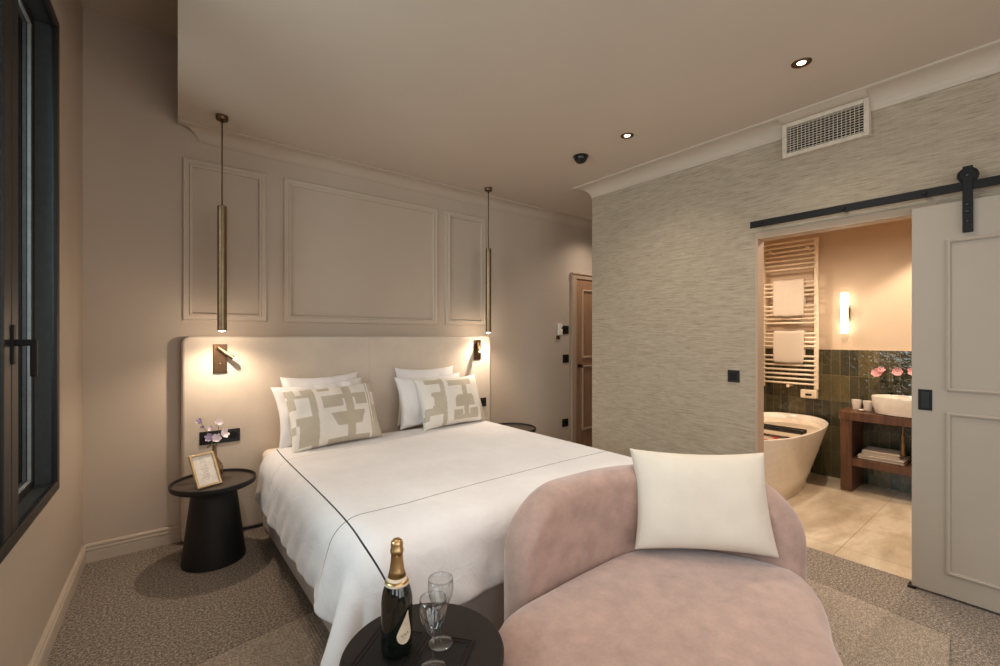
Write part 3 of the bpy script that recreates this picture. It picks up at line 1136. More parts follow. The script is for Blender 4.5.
def build_duvet():
    P, U = simulate_duvet()
    nx, ny, _ = P.shape
    # soft filling: slight loft over the top
    me = bpy.data.meshes.new('duvet')
    verts = P.reshape(-1, 3).tolist()
    ii, jj = np.meshgrid(np.arange(nx - 1), np.arange(ny - 1), indexing='ij')
    a = ii * ny + jj
    faces = np.stack([a, a + ny, a + ny + 1, a + 1], -1).reshape(-1, 4).tolist()
    me.from_pydata(verts, [], faces)
    uvl = me.uv_layers.new(name='cloth')
    li = np.empty(len(me.loops), dtype=np.int32)
    me.loops.foreach_get('vertex_index', li)
    uvl.data.foreach_set('uv', U.reshape(-1, 2)[li].astype(np.float32).ravel())
    me.polygons.foreach_set('use_smooth', [True] * len(me.polygons))
    me.materials.append(M['duvet'])
    o = bpy.data.objects.new('duvet', me); COL.objects.link(o)
    md = o.modifiers.new('thick', 'SOLIDIFY'); md.thickness = 0.018; md.offset = 1.0
    subsurf(o, 1)
    return o


tag(build_duvet(), 'white duvet with thin dark stitched lines draped over the bed', 'duvet')


# ------------------------------------------------------------------ pillows
def pillow_mesh(w, h, t, nu=56, nv=44, ear=0.10, seed=0.0, wrinkle=0.006, sag=0.0, power=0.42):
    """closed cushion in its own x (width), z (height) plane, y thickness, base at z=0"""
    bm = bmesh.new()
    front, back = [], []
    for i in range(nu + 1):
        fr, bk = [], []
        u = -1 + 2 * i / nu
        u = math.copysign(abs(u) ** 0.9, u)
        for j in range(nv + 1):
            v = -1 + 2 * j / nv
            v = math.copysign(abs(v) ** 0.9, v)
            x = w / 2 * u * (1 - ear * (1 - v * v) * u * u)
            z = h / 2 * v * (1 - ear * (1 - u * u) * v * v)
            e = max(0.0, (1 - u * u)) * max(0.0, (1 - v * v))
            th = t / 2 * (e ** power)
            nz = noise.noise(Vector((x * 6 + seed, z * 6, seed * 1.7))) * wrinkle * 2 + noise.noise(Vector((x * 16 + seed, z * 13, 3.1 + seed))) * wrinkle
            edge = min(1.0, (1 - abs(u)) * 6, (1 - abs(v)) * 6)
            # puckers running in from the seams
            pk = 0.5 * wrinkle * math.sin(38 * x + 9 * seed + 4 * z) * math.exp(-((1 - abs(v)) * 4.0)) + 0.5 * wrinkle * math.sin(42 * z + 5 * seed) * math.exp(-((1 - abs(u)) * 4.0))
            y = th + nz * edge + pk * edge
            yb = th
            bend = sag * (u * u - 0.3)
            fr.append(bm.verts.new((x, -y + bend, z + h / 2)))
            if i in (0, nu) or j in (0, nv):
                bk.append(fr[-1])
            else:
                bk.append(bm.verts.new((x, yb + bend, z + h / 2)))
        front.append(fr); back.append(bk)
    grid_faces(bm, front); grid_faces(bm, back)
    return bm, front


def place_pillow(o, x, y, z, lean, rz, roll=0.0):
    o.location = (x, y, z)
    o.rotation_euler = (Matrix.Rotation(rz, 4, 'Z') @ Matrix.Rotation(-lean, 4, 'X') @ Matrix.Rotation(roll, 4, 'Y')).to_euler()


def white_pillow(label, x, y, z, w, h, t, lean, rz, seed, roll=0.0, wr=0.008):
    bm, _ = pillow_mesh(w, h, t, ear=0.11, seed=seed, wrinkle=wr, power=0.36)
    o = obj('bed_pillow', bm, 'white', None, True)
    subsurf(o, 1)
    place_pillow(o, x, y, z, lean, rz, roll)
    tag(o, label, 'pillow', 'white bed pillows')


R = math.radians
ZB = 0.621
white_pillow('white pillow against the headboard, tallest of the flower-table side', 1.070, 3.515, ZB, 0.60, 0.49, 0.12, R(8), R(2), 1.3, R(-1))
white_pillow('white pillow sandwiched behind the patterned cushion nearer the flowers', 1.050, 3.385, ZB, 0.69, 0.45, 0.13, R(14), R(3), 4.1, R(-3), 0.012)
white_pillow('white pillow against the headboard, tallest of the far side', 1.970, 3.520, ZB, 0.60, 0.51, 0.12, R(7), R(-1), 7.7, R(0.5))
white_pillow('white pillow sandwiched behind the patterned cushion on the far side', 1.965, 3.395, ZB, 0.66, 0.45, 0.13, R(13), R(-1), 9.4, R(-1), 0.012)


def rects(s, t, rs):
    return any(a <= s <= b and c <= t <= d for a, b, c, d in rs)


def pattern_a(s, t):
    s = s + 0.055 if s < 0.88 else s + 0.02
    s2 = s - 0.02 * math.sin((t - 0.2) * 3)
    if 0.265 <= s2 <= 0.335: return True                       # long band
    if rects(s2, t, [(0.04, 0.27, 0.80, 0.97)]) and not rects(s2, t, [(0.13, 0.20, 0.86, 1.0)]): return True
    if rects(s2, t, [(0.0, 0.10, 0.62, 0.80), (0.08, 0.27, 0.40, 0.50), (0.0, 0.08, 0.28, 0.40), (0.12, 0.27, 0.05, 0.40)]): return True
    if rects(s2, t, [(0.605, 0.695, 0.0, 0.97)]): return True  # stem
    if rects(s2, t, [(0.395, 0.58, 0.58, 0.79), (0.72, 0.885, 0.58, 0.79), (0.46, 0.84, 0.71, 0.79)]): return True
    if rects(s2, t, [(0.56, 0.605, 0.58, 0.65), (0.695, 0.74, 0.58, 0.65)]): return False
    if t >= 0.30 and t <= 0.50 and abs(s2 - 0.65) <= 0.185 - 0.06 * (0.50 - t) / 0.2: return True
    if t <= 0.09 and abs(s2 - 0.65) <= 0.22: return True
    if rects(s2, t, [(0.38, 0.50, 0.90, 0.97), ]): return True
    if s2 >= 0.905 and not rects(s2, t, [(0.93, 1.0, 0.55, 0.78)]): return True
    return False


def pattern_b(s, t):
    s = s + 0.03 if s < 0.9 else s
    s2 = s - 0.03 * math.sin((t - 0.5) * 2.5)
    if 0.32 <= s2 <= 0.385: return True
    if rects(s2, t, [(0.10, 0.33, 0.84, 0.95), (0.17, 0.33, 0.38, 0.66), (0.05, 0.33, 0.26, 0.40)]) and not rects(s2, t, [(0.0, 0.20, 0.44, 0.58)]): return True
    if rects(s2, t, [(0.05, 0.12, 0.16, 0.26)]): return True
    if rects(s2, t, [(0.44, 0.80, 0.76, 0.90)]): return True
    if rects(s2, t, [(0.62, 0.70, 0.10, 0.90)]): return True
    if abs(s2 - 0.66) <= 0.15 and 0.36 <= t <= 0.56 and abs(s2 - 0.66) + (t - 0.46) * 0.5 <= 0.17: return True
    if rects(s2, t, [(0.48, 0.60, 0.08, 0.30), (0.72, 0.87, 0.08, 0.30), (0.48, 0.87, 0.08, 0.18)]): return True
    if s2 >= 0.93: return True
    return False


def cushion(label, pat, x, y, z, w, h, t, lean, rz, seed, roll):
    nu, nv = 150, 100
    bm, fr = pillow_mesh(w, h, t, nu, nv, 0.08, seed, 0.0045, power=0.36)
    bm.faces.ensure_lookup_table()
    k = 0
    for i in range(nu):
        for j in range(nv):
            if pat((i + 0.5) / nu, (j + 0.5) / nv):
                bm.faces[k].material_index = 1
            k += 1
    o = obj('patterned_cushion', bm, 'ivory', None, True, mats=['ivory', 'tan'])
    place_pillow(o, x, y, z, lean, rz, roll)
    tag(o, label, 'cushion', 'patterned bed cushions')


cushion('ivory cushion with tan block pattern, on the flower-table side of the bed', pattern_a, 1.085, 3.205, ZB, 0.67, 0.44, 0.18, R(22), R(5), 2.2, R(-1.5))
cushion('ivory cushion with tan block pattern, on the far side of the bed', pattern_b, 2.110, 3.265, ZB, 0.67, 0.44, 0.18, R(20), R(4), 5.5, R(-0.5))


# ------------------------------------------------------------------ bedside tables
def side_table(label, x, y, r, h):
    t = thing('bedside_table', label, 'side table', (x, y, 0), 0, 'black bedside tables')
    k = r / 0.275
    prof = [(0, 0.0), (0.196 * k, 0.0), (0.205 * k, 0.004), (0.205 * k, 0.014), (0.150 * k, h - 0.095), (0.148 * k, h - 0.06), (0.158 * k, h - 0.042), (0.19 * k, h - 0.030), (0, h - 0.030)]
    autosmooth(obj('base', lathe(bmesh.new(), prof, 64), 'tableblack', t, True), 35)
    top = [(0, h - 0.03), (r - 0.018, h - 0.03), (r - 0.004, h - 0.022), (r, h - 0.010), (r, h + 0.006), (r - 0.004, h + 0.009), (r - 0.009, h + 0.006), (r - 0.012, h - 0.006), (r - 0.018, h - 0.008)]
    tp = autosmooth(obj('tray_top', lathe(bmesh.new(), top, 72), 'tableblack', t, True), 35)
    obj('top_surface', lathe(bmesh.new(), [(0, h - 0.010), (r - 0.017, h - 0.010), (r - 0.017, h - 0.007), (0, h - 0.007)], 72), 'tabletop', tp)
    return t


TX, TY, TH = 0.330, 3.304, 0.492
side_table('black round bedside table holding the flowers and gold frame', TX, TY, 0.232, TH)
side_table('dark round bedside table mostly hidden beyond the bed', 2.825, 3.36, 0.232, TH)
ZT = TH - 0.007

# gold photo frame with a printed card
fr = thing('photo_frame', 'gold frame with printed card standing on the bedside table', 'photo frame', (0.296, 3.200, ZT + 0.006), math.atan2(0.055, 0.132))
tilt = Matrix.Rotation(-R(29), 4, 'X')
fw_, fh_ = 0.140, 0.208
bm = bmesh.new()
for a in ((-fw_ / 2, -fw_ / 2 + 0.012, 0, fh_), (fw_ / 2 - 0.012, fw_ / 2, 0, fh_), (-fw_ / 2 + 0.012, fw_ / 2 - 0.012, 0, 0.012), (-fw_ / 2 + 0.012, fw_ / 2 - 0.012, fh_ - 0.012, fh_)):
    box(bm, a[0], a[1], -0.012, 0.006, a[2], a[3], mat=tilt)
obj('frame', bm, 'palegold', fr, bevel=0.0015)
card = obj('print', bx(-fw_ / 2 + 0.011, fw_ / 2 - 0.011, -0.002, 0.002, 0.011, fh_ - 0.011, mat=tilt), 'print', fr)
bm = bmesh.new()
for k, (wd, zz) in enumerate(((0.030, 0.158), (0.040, 0.148), (0.034, 0.136), (0.044, 0.127), (0.036, 0.118), (0.046, 0.109), (0.040, 0.098), (0.030, 0.089), (0.044, 0.078), (0.036, 0.069), (0.042, 0.058), (0.026, 0.044))):
    n = 5
    for q in range(n):
        a = -wd / 2 + wd * q / n
        box(bm, a, a + wd / n * random.uniform(0.5, 0.85), -0.0026, -0.0019, zz, zz + 0.0022, mat=tilt)
obj('text', bm, 'greyink', card)
bm = bmesh.new()
tube(bm, [tilt @ Vector((0, 0.007, 0.15)), (0, 0.135, 0.003)], 0.003, 8)
obj('stand', bm, 'gold', fr)

# brass bud vase with flowers
VX, VY = 0.342, 3.400
v = thing('bud_vase', 'small faceted brass bottle vase behind the gold frame', 'vase', (VX, VY, ZT + 0.0005))
vp = [(0, 0), (0.034, 0), (0.046, 0.018), (0.048, 0.055), (0.040, 0.088), (0.020, 0.118), (0.0135, 0.135), (0.0125, 0.195), (0.016, 0.203), (0.016, 0.208), (0.011, 0.208), (0.010, 0.14), (0, 0.13)]
obj('body', lathe(bmesh.new(), vp, 10), 'brass', v)


def petal_fan(bm, c, d, r, n, cup=0.5, wid=0.45):
    """n cupped petals around direction d"""
    d = Vector(d).normalized()
    s = d.orthogonal().normalized(); w = d.cross(s)
    for k in range(n):
        a = 2 * PI * k / n + random.uniform(-0.2, 0.2)
        rad = (s * math.cos(a) + w * math.sin(a))
        tan = d.cross(rad)
        g = []
        for i in range(5):
            f = i / 4
            wd = r * wid * math.sin(PI * (0.12 + 0.80 * f))
            p = Vector(c) + rad * r * f * (1.0 - 0.25 * f * cup) + d * r * cup * f * f * 1.1
            g.append([bm.verts.new(p - tan * wd + d * r * 0.10 * f), bm.verts.new(p), bm.verts.new(p + tan * wd + d * r * 0.10 * f)])
        grid_faces(bm, g)
    return bm


def flower(label, cat, name, base, tip, blooms, mat, group, mid=None, stemmat='leaf', leaves=0, r_st=0.0016):
    t = thing(name, label, cat, base, 0, group)
    b = Vector(base)
    m = Vector(mid) if mid else (b + Vector(tip)) / 2 + Vector((0, 0, 0.015))
    pts = spline([tuple(b - b), tuple(m - b), tuple(Vector(tip) - b)], 12)
    st = obj('stem', tube(bmesh.new(), pts, r_st, 6), stemmat, t, True)
    if leaves:
        for q in range(leaves):
            p = Vector(pts[random.randint(4, 9)])
            lf = obj('leaf', petal_fan(bmesh.new(), p, (random.uniform(-1, 1), random.uniform(-1, 1), 0.3), 0.045, 1, 0.2, 0.28), stemmat, t, True)
            lf.modifiers.new('t', 'SOLIDIFY').thickness = 0.0008
    for (p, d, r, n, c) in blooms:
        bm = petal_fan(bmesh.new(), Vector(p) - b, d, r, n, c)
        o = obj('bloom', bm, mat, t, True)
        o.modifiers.new('t', 'SOLIDIFY').thickness = 0.0008
        subsurf(o, 1)
    return t


ZV = ZT + 0.19
G = 'cut flowers in the brass vase'
flower('tall lilac flower leaning left from the brass vase', 'flower', 'cut_flower', (VX - 0.003, VY, ZV), (VX - 0.075, VY - 0.01, ZV + 0.175),
       [((VX - 0.077, VY - 0.012, ZV + 0.177), (-0.4, -0.5, 0.6), 0.024, 5, 0.9), ((VX - 0.064, VY - 0.012, ZV + 0.145), (-0.3, -0.8, 0.2), 0.016, 5, 1.2)], 'lilac', G, (VX - 0.035, VY, ZV + 0.09))
flower('white flower at the top right of the brass vase', 'flower', 'cut_flower', (VX + 0.003, VY, ZV), (VX + 0.018, VY, ZV + 0.150),
       [((VX + 0.016, VY - 0.004, ZV + 0.152), (0.2, -0.6, 0.7), 0.030, 6, 0.7), ((VX - 0.018, VY - 0.008, ZV + 0.125), (-0.4, -0.7, 0.5), 0.024, 5, 0.9)], 'blush', G, (VX + 0.02, VY, ZV + 0.09), leaves=1)
flower('pale lilac open flower low at the right of the brass vase', 'flower', 'cut_flower', (VX + 0.004, VY, ZV), (VX + 0.038, VY - 0.02, ZV + 0.085),
       [((VX + 0.044, VY - 0.024, ZV + 0.088), (0.5, -0.7, 0.4), 0.036, 6, 0.5), ((VX + 0.006, VY - 0.030, ZV + 0.066), (0.0, -0.9, 0.4), 0.034, 6, 0.6)], 'blush', G, (VX + 0.02, VY, ZV + 0.05), leaves=1)
flower('lilac flower low at the left of the brass vase', 'flower', 'cut_flower', (VX - 0.004, VY, ZV), (VX - 0.022, VY - 0.02, ZV + 0.075),
       [((VX - 0.026, VY - 0.024, ZV + 0.076), (-0.5, -0.8, 0.3), 0.032, 6, 0.6)], 'lilac', G, (VX - 0.01, VY, ZV + 0.04), leaves=1)

# ------------------------------------------------------------------ pink lounge chair
ch = thing('lounge_chair', 'dusty pink velvet lounge chair with curved back at the bed foot', 'lounge chair', (1.5, 0.7, 0.0))
CO = Vector((1.5, 0.7, 0))
out = [(0.885, 1.180), (1.02, 1.262), (1.25, 1.280), (1.50, 1.285), (1.76, 1.270), (1.98, 1.16), (2.10, 0.98), (2.170, 0.80), (2.165, 0.66), (2.025, 0.545), (1.82, 0.462), (1.62, 0.36),
       (1.36, 0.28), (1.10, 0.28), (0.90, 0.40), (0.79, 0.60), (0.765, 0.82), (0.815, 1.04)]
pts = spline(out, 120, True)
cen = np.array([1.45, 0.80])
bm = bmesh.new()
# normals of the outline for inward offset
tg = np.roll(pts, -1, 0) - np.roll(pts, 1, 0)
tg /= np.linalg.norm(tg, axis=1)[:, None]
nrm = np.stack([tg[:, 1], -tg[:, 0]], 1)
if ((pts - cen) * nrm).sum() < 0:
    nrm = -nrm
rings = []
for (ins, z) in ((0.10, 0.030), (0.055, 0.032), (0.025, 0.05), (0.006, 0.11), (0.0, 0.19), (0.002, 0.27), (0.007, 0.335), (0.019, 0.378), (0.040, 0.405), (0.074, 0.422), (0.13, 0.431)):
    q = pts - nrm * ins
    rings.append([bm.verts.new((x - CO.x, y - CO.y, z)) for x, y in q])
for f, z in ((0.70, 0.436), (0.50, 0.440), (0.25, 0.442)):
    q = cen + (pts - nrm * 0.13 - cen) * f / 0.86 * 1.0
    rings.append([bm.verts.new((x - CO.x, y - CO.y, z)) for x, y in q])
cv = bm.verts.new((cen[0] - CO.x, cen[1] - CO.y, 0.443))
grid_faces(bm, rings, wrap_v=True)
n = len(pts)
for i in range(n):
    bm.faces.new((rings[-1][i], rings[-1][(i + 1) % n], cv))
bm.faces.new(rings[0][::-1])
subsurf(obj('seat', bm, 'velvet', ch, True), 1)
# backrest swept along a curve, ends rounded down
path = spline([(1.108, 1.330), (1.23, 1.340), (1.45, 1.345), (1.70, 1.325), (1.92, 1.235), (2.09, 1.080), (2.176, 0.880), (2.190, 0.760), (2.172, 0.675)], 90)
tg = np.gradient(path, axis=0); tg /= np.linalg.norm(tg, axis=1)[:, None]
nb_ = np.stack([tg[:, 1], -tg[:, 0]], 1)        # towards the inside of the curve for a clockwise path
if (nb_[40] * (np.array([1.45, 0.80]) - path[40])).sum() < 0:
    nb_ = -nb_
arc = np.r_[0, np.cumsum(np.linalg.norm(np.diff(path, axis=0), axis=1))]
L = arc[-1]
bm = bmesh.new(); g = []
ZTOP, ZBOT, TK = 0.775, 0.022, 0.168
for i in range(len(path)):
    s0, s1 = arc[i], L - arc[i]
    ra, rb = 0.30, 0.32
    fa = min(1.0, s0 / ra); fb = min(1.0, s1 / rb)
    drop = 0.31 * (1 - math.sqrt(max(0.0, 1 - (1 - fa) ** 2))) + 0.33 * (1 - math.sqrt(max(0.0, 1 - (1 - fb) ** 2)))
    e = min(1.0, s0 / 0.075, s1 / 0.075)
    tk = TK * max(0.06, math.sqrt(max(0.0, 1 - (1 - e) ** 2)))
    zt = ZTOP - drop
    rr = min(tk / 2, 0.075)
    sec = [(tk / 2 - 0.012, ZBOT), (tk / 2, ZBOT + 0.03), (tk / 2, 0.25), (tk / 2 + 0.002, zt - rr - 0.05), (tk / 2, zt - rr)]
    for a in np.linspace(0, PI, 13)[1:-1]:
        c_ = math.copysign(abs(math.cos(a)) ** 0.8, math.cos(a))
        sec.append((tk / 2 * c_, zt - rr + rr * math.sin(a) ** 0.9))
    sec += [(-tk / 2, zt - rr), (-tk / 2 - 0.002, zt - rr - 0.05), (-tk / 2, 0.25), (-tk / 2, ZBOT + 0.03), (-tk / 2 + 0.012, ZBOT)]
    g.append([bm.verts.new((path[i][0] + nb_[i][0] * u - CO.x, path[i][1] + nb_[i][1] * u - CO.y, z)) for u, z in sec])
grid_faces(bm, g, wrap_v=True)
bm.faces.new(g[0]); bm.faces.new(g[-1][::-1])
subsurf(obj('backrest', bm, 'velvet', ch, True), 1)
bm = bmesh.new()
prism(bm, [(x - CO.x, y - CO.y) for x, y in (pts - nrm * 0.13)], 0.0125, 0.034)
obj('plinth', bm, 'tableblack', ch)

# cream cushion leaning in the chair's corner
bm, _ = pillow_mesh(0.605, 0.445, 0.23, 70, 54, 0.09, 3.3, 0.0035, power=0.36)
o = obj('throw_cushion', bm, 'cream', None, True); subsurf(o, 1)
pa = math.atan2(0.80 - 1.20, 2.175 - 1.755)
place_pillow(o, 1.908, 0.962, 0.446, R(19), pa - R(3), R(-0.2))
tag(o, 'plump cream cushion leaning in the corner of the pink lounge chair', 'cushion')

# ------------------------------------------------------------------ round table with champagne
RX, RY, RH = 0.622, 1.135, 0.500
t = thing('round_side_table', 'dark brown round side table holding the champagne beside the pink chair', 'side table', (RX, RY, 0))
obj('tabletop', lathe(bmesh.new(), [(0, RH - 0.022), (0.224, RH - 0.022), (0.230, RH - 0.016), (0.230, RH - 0.004), (0.226, RH), (0, RH)], 80), 'tablebrown', t, False)
autosmooth(obj('base', lathe(bmesh.new(), [(0, 0.0125), (0.155, 0.0125), (0.160, 0.02), (0.115, 0.40), (0.13, RH - 0.0225), (0, RH - 0.0225)], 56), 'tableblack', t, True), 35)
# flat black tray with raised borders
ta = math.atan2(-0.776, 0.63)
tr = thing('serving_tray', 'flat black rectangular tray under the glasses and bottle', 'tray', (0.588, 1.133, RH), ta)
obj('board', bx(-0.155, 0.155, -0.095, 0.095, 0.0005, 0.004), 'black', tr, bevel=0.001)
for (a, b) in ((-0.150, -0.005), (0.005, 0.150)):
    bm = bmesh.new()
    for k in (0.0, 0.012):
        box(bm, a + k, a + k + 0.003, -0.09 + k, 0.09 - k, 0.004, 0.0058); box(bm, b - k - 0.003, b - k, -0.09 + k, 0.09 - k, 0.004, 0.0058)
        box(bm, a + k, b - k, -0.09 + k, -0.087 + k, 0.004, 0.0058); box(bm, a + k, b - k, 0.087 - k, 0.09 - k, 0.004, 0.0058)
    obj('border', bm, 'tablebrown', tr)
ZTR = RH + 0.0062
# bottle
BXp, BYp = 0.558, 1.176
bt = thing('champagne_bottle', 'dark green champagne bottle with gold foil neck on the round table', 'bottle', (BXp, BYp, ZTR))
bt.scale = (1.0, 1.0, 0.97)
bp_ = [(0, 0.006), (0.030, 0.002), (0.040, 0.0), (0.0435, 0.005), (0.044, 0.02), (0.044, 0.142), (0.0428, 0.160), (0.039, 0.178), (0.032, 0.198), (0.0245, 0.216), (0.0195, 0.235), (0.0170, 0.255), (0.0155, 0.280), (0.0148, 0.300), (0, 0.300)]
autosmooth(obj('body', lathe(bmesh.new(), bp_, 56), 'bottle', bt, True), 50)
fp = [(0.0335, 0.197), (0.0262, 0.2165), (0.0208, 0.235), (0.0182, 0.255), (0.0166, 0.272), (0.0166, 0.284), (0.0186, 0.287), (0.0186, 0.296), (0.0168, 0.299), (0.0172, 0.312), (0.0155, 0.320), (0.0105, 0.3245), (0, 0.3255)]
fo = obj('foil', lathe(bmesh.new(), [(0.0250, 0.2165)] + fp[1:], 48), 'gold', bt, True)
bm = bmesh.new()
lathe(bm, [(0.0345, 0.1965), (0.0352, 0.1970), (0.0322, 0.2035), (0.0280, 0.2130), (0.0262, 0.2175), (0.0252, 0.2172)], 48)
obj('collar_label', bm, 'label', bt, True)
bm = lathe(bmesh.new(), [(0.0334, 0.2020), (0.0330, 0.2030), (0.0300, 0.2095), (0.0296, 0.2095)], 48)
obj('collar_band', bm, 'gold', bt, True)
b2 = bmesh.new()
lathe(b2, [(0, 0), (0.005, 0), (0.004, 0.003), (0, 0.0035)], 14)
# teardrop label facing the camera's right
view = math.atan2(-BYp, -BXp)
LC = view + R(28)


def on_bottle(s, z, r=0.0446):
    a = LC + s / 0.044
    return Vector((r * math.cos(a), r * math.sin(a), z))


bmesh.ops.transform(b2, matrix=Matrix.Translation(Vector((0.0162 * math.cos(view), 0.0162 * math.sin(view), 0.277))) @ Matrix.Rotation(view, 4, 'Z') @ Matrix.Rotation(PI / 2, 4, 'Y'), verts=b2.verts[:])
obj('seal', b2, 'gold', fo)
bm = bmesh.new()
cz, rows = 0.066, []
NL = 36
for i in range(13):
    f = i / 12
    row = []
    for k in range(NL):
        a = 2 * PI * k / NL
        # teardrop: round below, drawn to a point above and to the right
        yy = math.sin(a); xx = math.cos(a)
        top_ = max(0.0, yy)
        px_ = 0.0225 * xx * (1 - 0.78 * top_ ** 1.3) + 0.011 * top_ ** 1.6
        pz_ = 0.026 * yy if yy < 0 else 0.066 * yy ** 1.15
        row.append(bm.verts.new(on_bottle(px_ * f, cz + pz_ * f)) if i else None)
    rows.append(row)
c0 = bm.verts.new(on_bottle(0, cz))
for i in range(1, 12):
    for k in range(NL):
        bm.faces.new((rows[i][k], rows[i][(k + 1) % NL], rows[i + 1][(k + 1) % NL], rows[i + 1][k]))
for k in range(NL):
    bm.faces.new((c0, rows[1][k], rows[1][(k + 1) % NL]))
lb = obj('label', bm, 'label', bt, True)
bm = bmesh.new()
sq = [(-0.011 + 0.022 * i / 40, 0.0024 * math.sin(i * 0.9) + 0.0022 * math.sin(i * 0.37 + 1)) for i in range(41)]
tube(bm, [on_bottle(a, cz + b + 0.25 * a, 0.0449) for a, b in sq], 0.00045, 5)
tube(bm, [on_bottle(-0.006 + 0.012 * i / 8, cz - 0.010, 0.0449) for i in range(9)], 0.0004, 5)
obj('signature', bm, 'ink', lb)


# two wine glasses
def wine_glass(label, x, y, z):
    t = thing('wine_glass', label, 'wine glass', (x, y, z), 0, 'wine glasses on the round table')
    bowl_o = [(0.0045, 0.083), (0.009, 0.090), (0.017, 0.104), (0.027, 0.122), (0.0345, 0.140), (0.0375, 0.157), (0.0372, 0.175), (0.0355, 0.190)]
    bowl_i = [(0.0346, 0.190), (0.0363, 0.175), (0.0366, 0.157), (0.0336, 0.1405), (0.0261, 0.1225), (0.016, 0.105), (0.007, 0.093), (0, 0.0905)]
    obj('bowl', lathe(bmesh.new(), [(0, 0.0825)] + bowl_o + bowl_i, 40), 'glass', t, True)
    obj('stem', lathe(bmesh.new(), [(0, 0.005), (0.006, 0.006), (0.0033, 0.012), (0.0030, 0.06), (0.0042, 0.0822), (0, 0.0822)], 20), 'glass', t, True)
    obj('foot', lathe(bmesh.new(), [(0, 0), (0.034, 0), (0.035, 0.001), (0.034, 0.002), (0.008, 0.0047), (0, 0.0048)], 40), 'glass', t, True)


wine_glass('clear wine glass standing nearest the table edge', 0.602, 1.048, ZTR)
wine_glass('clear wine glass standing behind the nearer glass', 0.669, 1.121, ZTR)

# ------------------------------------------------------------------ BATHROOM
BXW, BCZ = 5.33, 2.5
struct(obj('wall_bath_far', bx(BXW, BXW + 0.12, -0.9, YC - WT, 0, BCZ), 'bathwall'))
struct(obj('wall_bath_left', bx(XR + WT + 0.002, BXW, YC - WT - 0.05, YC - WT, 0, BCZ), 'bathwall'))
struct(obj('wall_bath_right', bx(XR + WT, BXW, -0.95, -0.85, 0, BCZ), 'bathwall'))
struct(obj('wall_bath_near', bx(XR + WT, XR + WT + 0.012, OY1, YC - WT - 0.05, 0, BCZ), 'bathwall'))
struct(obj('ceiling', bx(XR + WT, BXW + 0.12, -0.95, YC - WT, BCZ, BCZ + 0.08), 'bathwall'))
TZ = 1.265
bm = bx(BXW - 0.010, BXW, -0.84, YC - WT - 0.06, 0.002, TZ)
struct(obj('wall_tile', bm, 'tile'))
struct(obj('trim_7', bx(BXW - 0.012, BXW, -0.84, YC - WT - 0.06, TZ, TZ + 0.010), 'bathwall'))
bm = bx(XR + WT + 0.012, BXW - 0.010, YC - WT - 0.06, YC - WT - 0.05, 0.002, TZ)
struct(obj('wall_tile', bm, 'tile'))
TILEX = BXW - 0.010

# towel radiator
rd = thing('towel_radiator', 'tall white ladder radiator on the bathroom wall above the tub', 'radiator', (5.235, 1.757, 0))
for y in (-0.245, 0.245):
    obj('upright', bx(-0.016, 0.016, y - 0.017, y + 0.017, 0.86, 2.385), 'radiator', rd, bevel=0.005)
zs = []
for ys in ([141 + 15 * i for i in range(7)] + [277, 291, 305, 319] + [354, 368, 382, 396, 410] + [445, 459, 473, 487] + [519, 534, 549, 564, 579, 594, 609]):
    zs.append(1.4 + (336 - (200 + ys / 3.33)) / 444.4 * 4.62)
for z in zs:
    bm = bmesh.new(); tube(bm, [(-0.012, -0.245, z), (-0.012, 0.245, z)], 0.0105, 12)
    obj('bar', bm, 'radiator', rd, True)
for (y, z) in ((-0.17, 2.29), (0.17, 2.29), (0.0, 0.885)):
    bm = bmesh.new(); lathe(bm, [(0, 0), (0.016, 0), (0.016, 0.11), (0, 0.11)], 16)
    bmesh.ops.transform(bm, matrix=Matrix.Translation((-0.026, y, z)) @ Matrix.Rotation(PI / 2, 4, 'Y'), verts=bm.verts[:])
    obj('bracket', bm, 'radiator', rd)
cb = obj('control_box', bx(-0.035, 0.025, -0.255, -0.115, 0.775, 0.858), 'radiator', rd, bevel=0.008)
obj('display', bx(-0.037, -0.034, -0.215, -0.160, 0.800, 0.822), 'dark', cb)


def hung_towel(label, yc, w, ztop, drop, dx=0.0):
    t = bmesh.new()
    prof = []
    r = 0.017
    for a in np.linspace(0, PI, 11):
        prof.append((-math.cos(a) * r, ztop - r + math.sin(a) * r))
    prof = [(-r - 0.003, ztop - drop), (-r, ztop - drop * 0.5)] + prof + [(r, ztop - drop * 0.5), (r, ztop - drop * 0.82)]
    g = []
    for i in range(13):
        y = yc - w / 2 + w * i / 12
        g.append([t.verts.new((5.223 + x * 1.0 + 0.0025 * math.sin(i * 1.3 + z * 9), y, z + 0.003 * math.sin(i * 0.8))) for x, z in prof])
    grid_faces(t, g)
    o = obj('hand_towel', t, 'towel', None, True)
    md = o.modifiers.new('t', 'SOLIDIFY'); md.thickness = 0.010; md.offset = 1
    subsurf(o, 1)
    tag(o, label, 'towel', 'towels on the radiator')


hung_towel('folded white towel on the upper bars of the radiator', 1.750, 0.285, zs[7] + 0.022, 0.385)
hung_towel('folded white towel on the lower bars of the radiator', 1.750, 0.285, zs[16] + 0.020, 0.335)

# bathtub
tb = thing('bathtub', 'freestanding white oval bathtub under the towel radiator', 'bathtub', (4.44, 1.685, 0.002))


def superell(a, b, n=72, e=2.4, sk=0.0):
    pts = []
    for i in range(n):
        t_ = 2 * PI * i / n
        c_, s_ = math.cos(t_), math.sin(t_)
        pts.append((a * math.copysign(abs(c_) ** (2 / e), c_), b * math.copysign(abs(s_) ** (2 / e), s_)))
    return pts


def stack(bm, levels, n=72):
    g = []
    for a, b, z, e in levels:
        # ends of the rim sweep up a little
        g.append([bm.verts.new((x, y, z)) for x, y in superell(a, b, n, e)])
    grid_faces(bm, g, wrap_v=True)
    bm.faces.new(g[0][::-1])
    bm.faces.new(g[-1])
    return bm


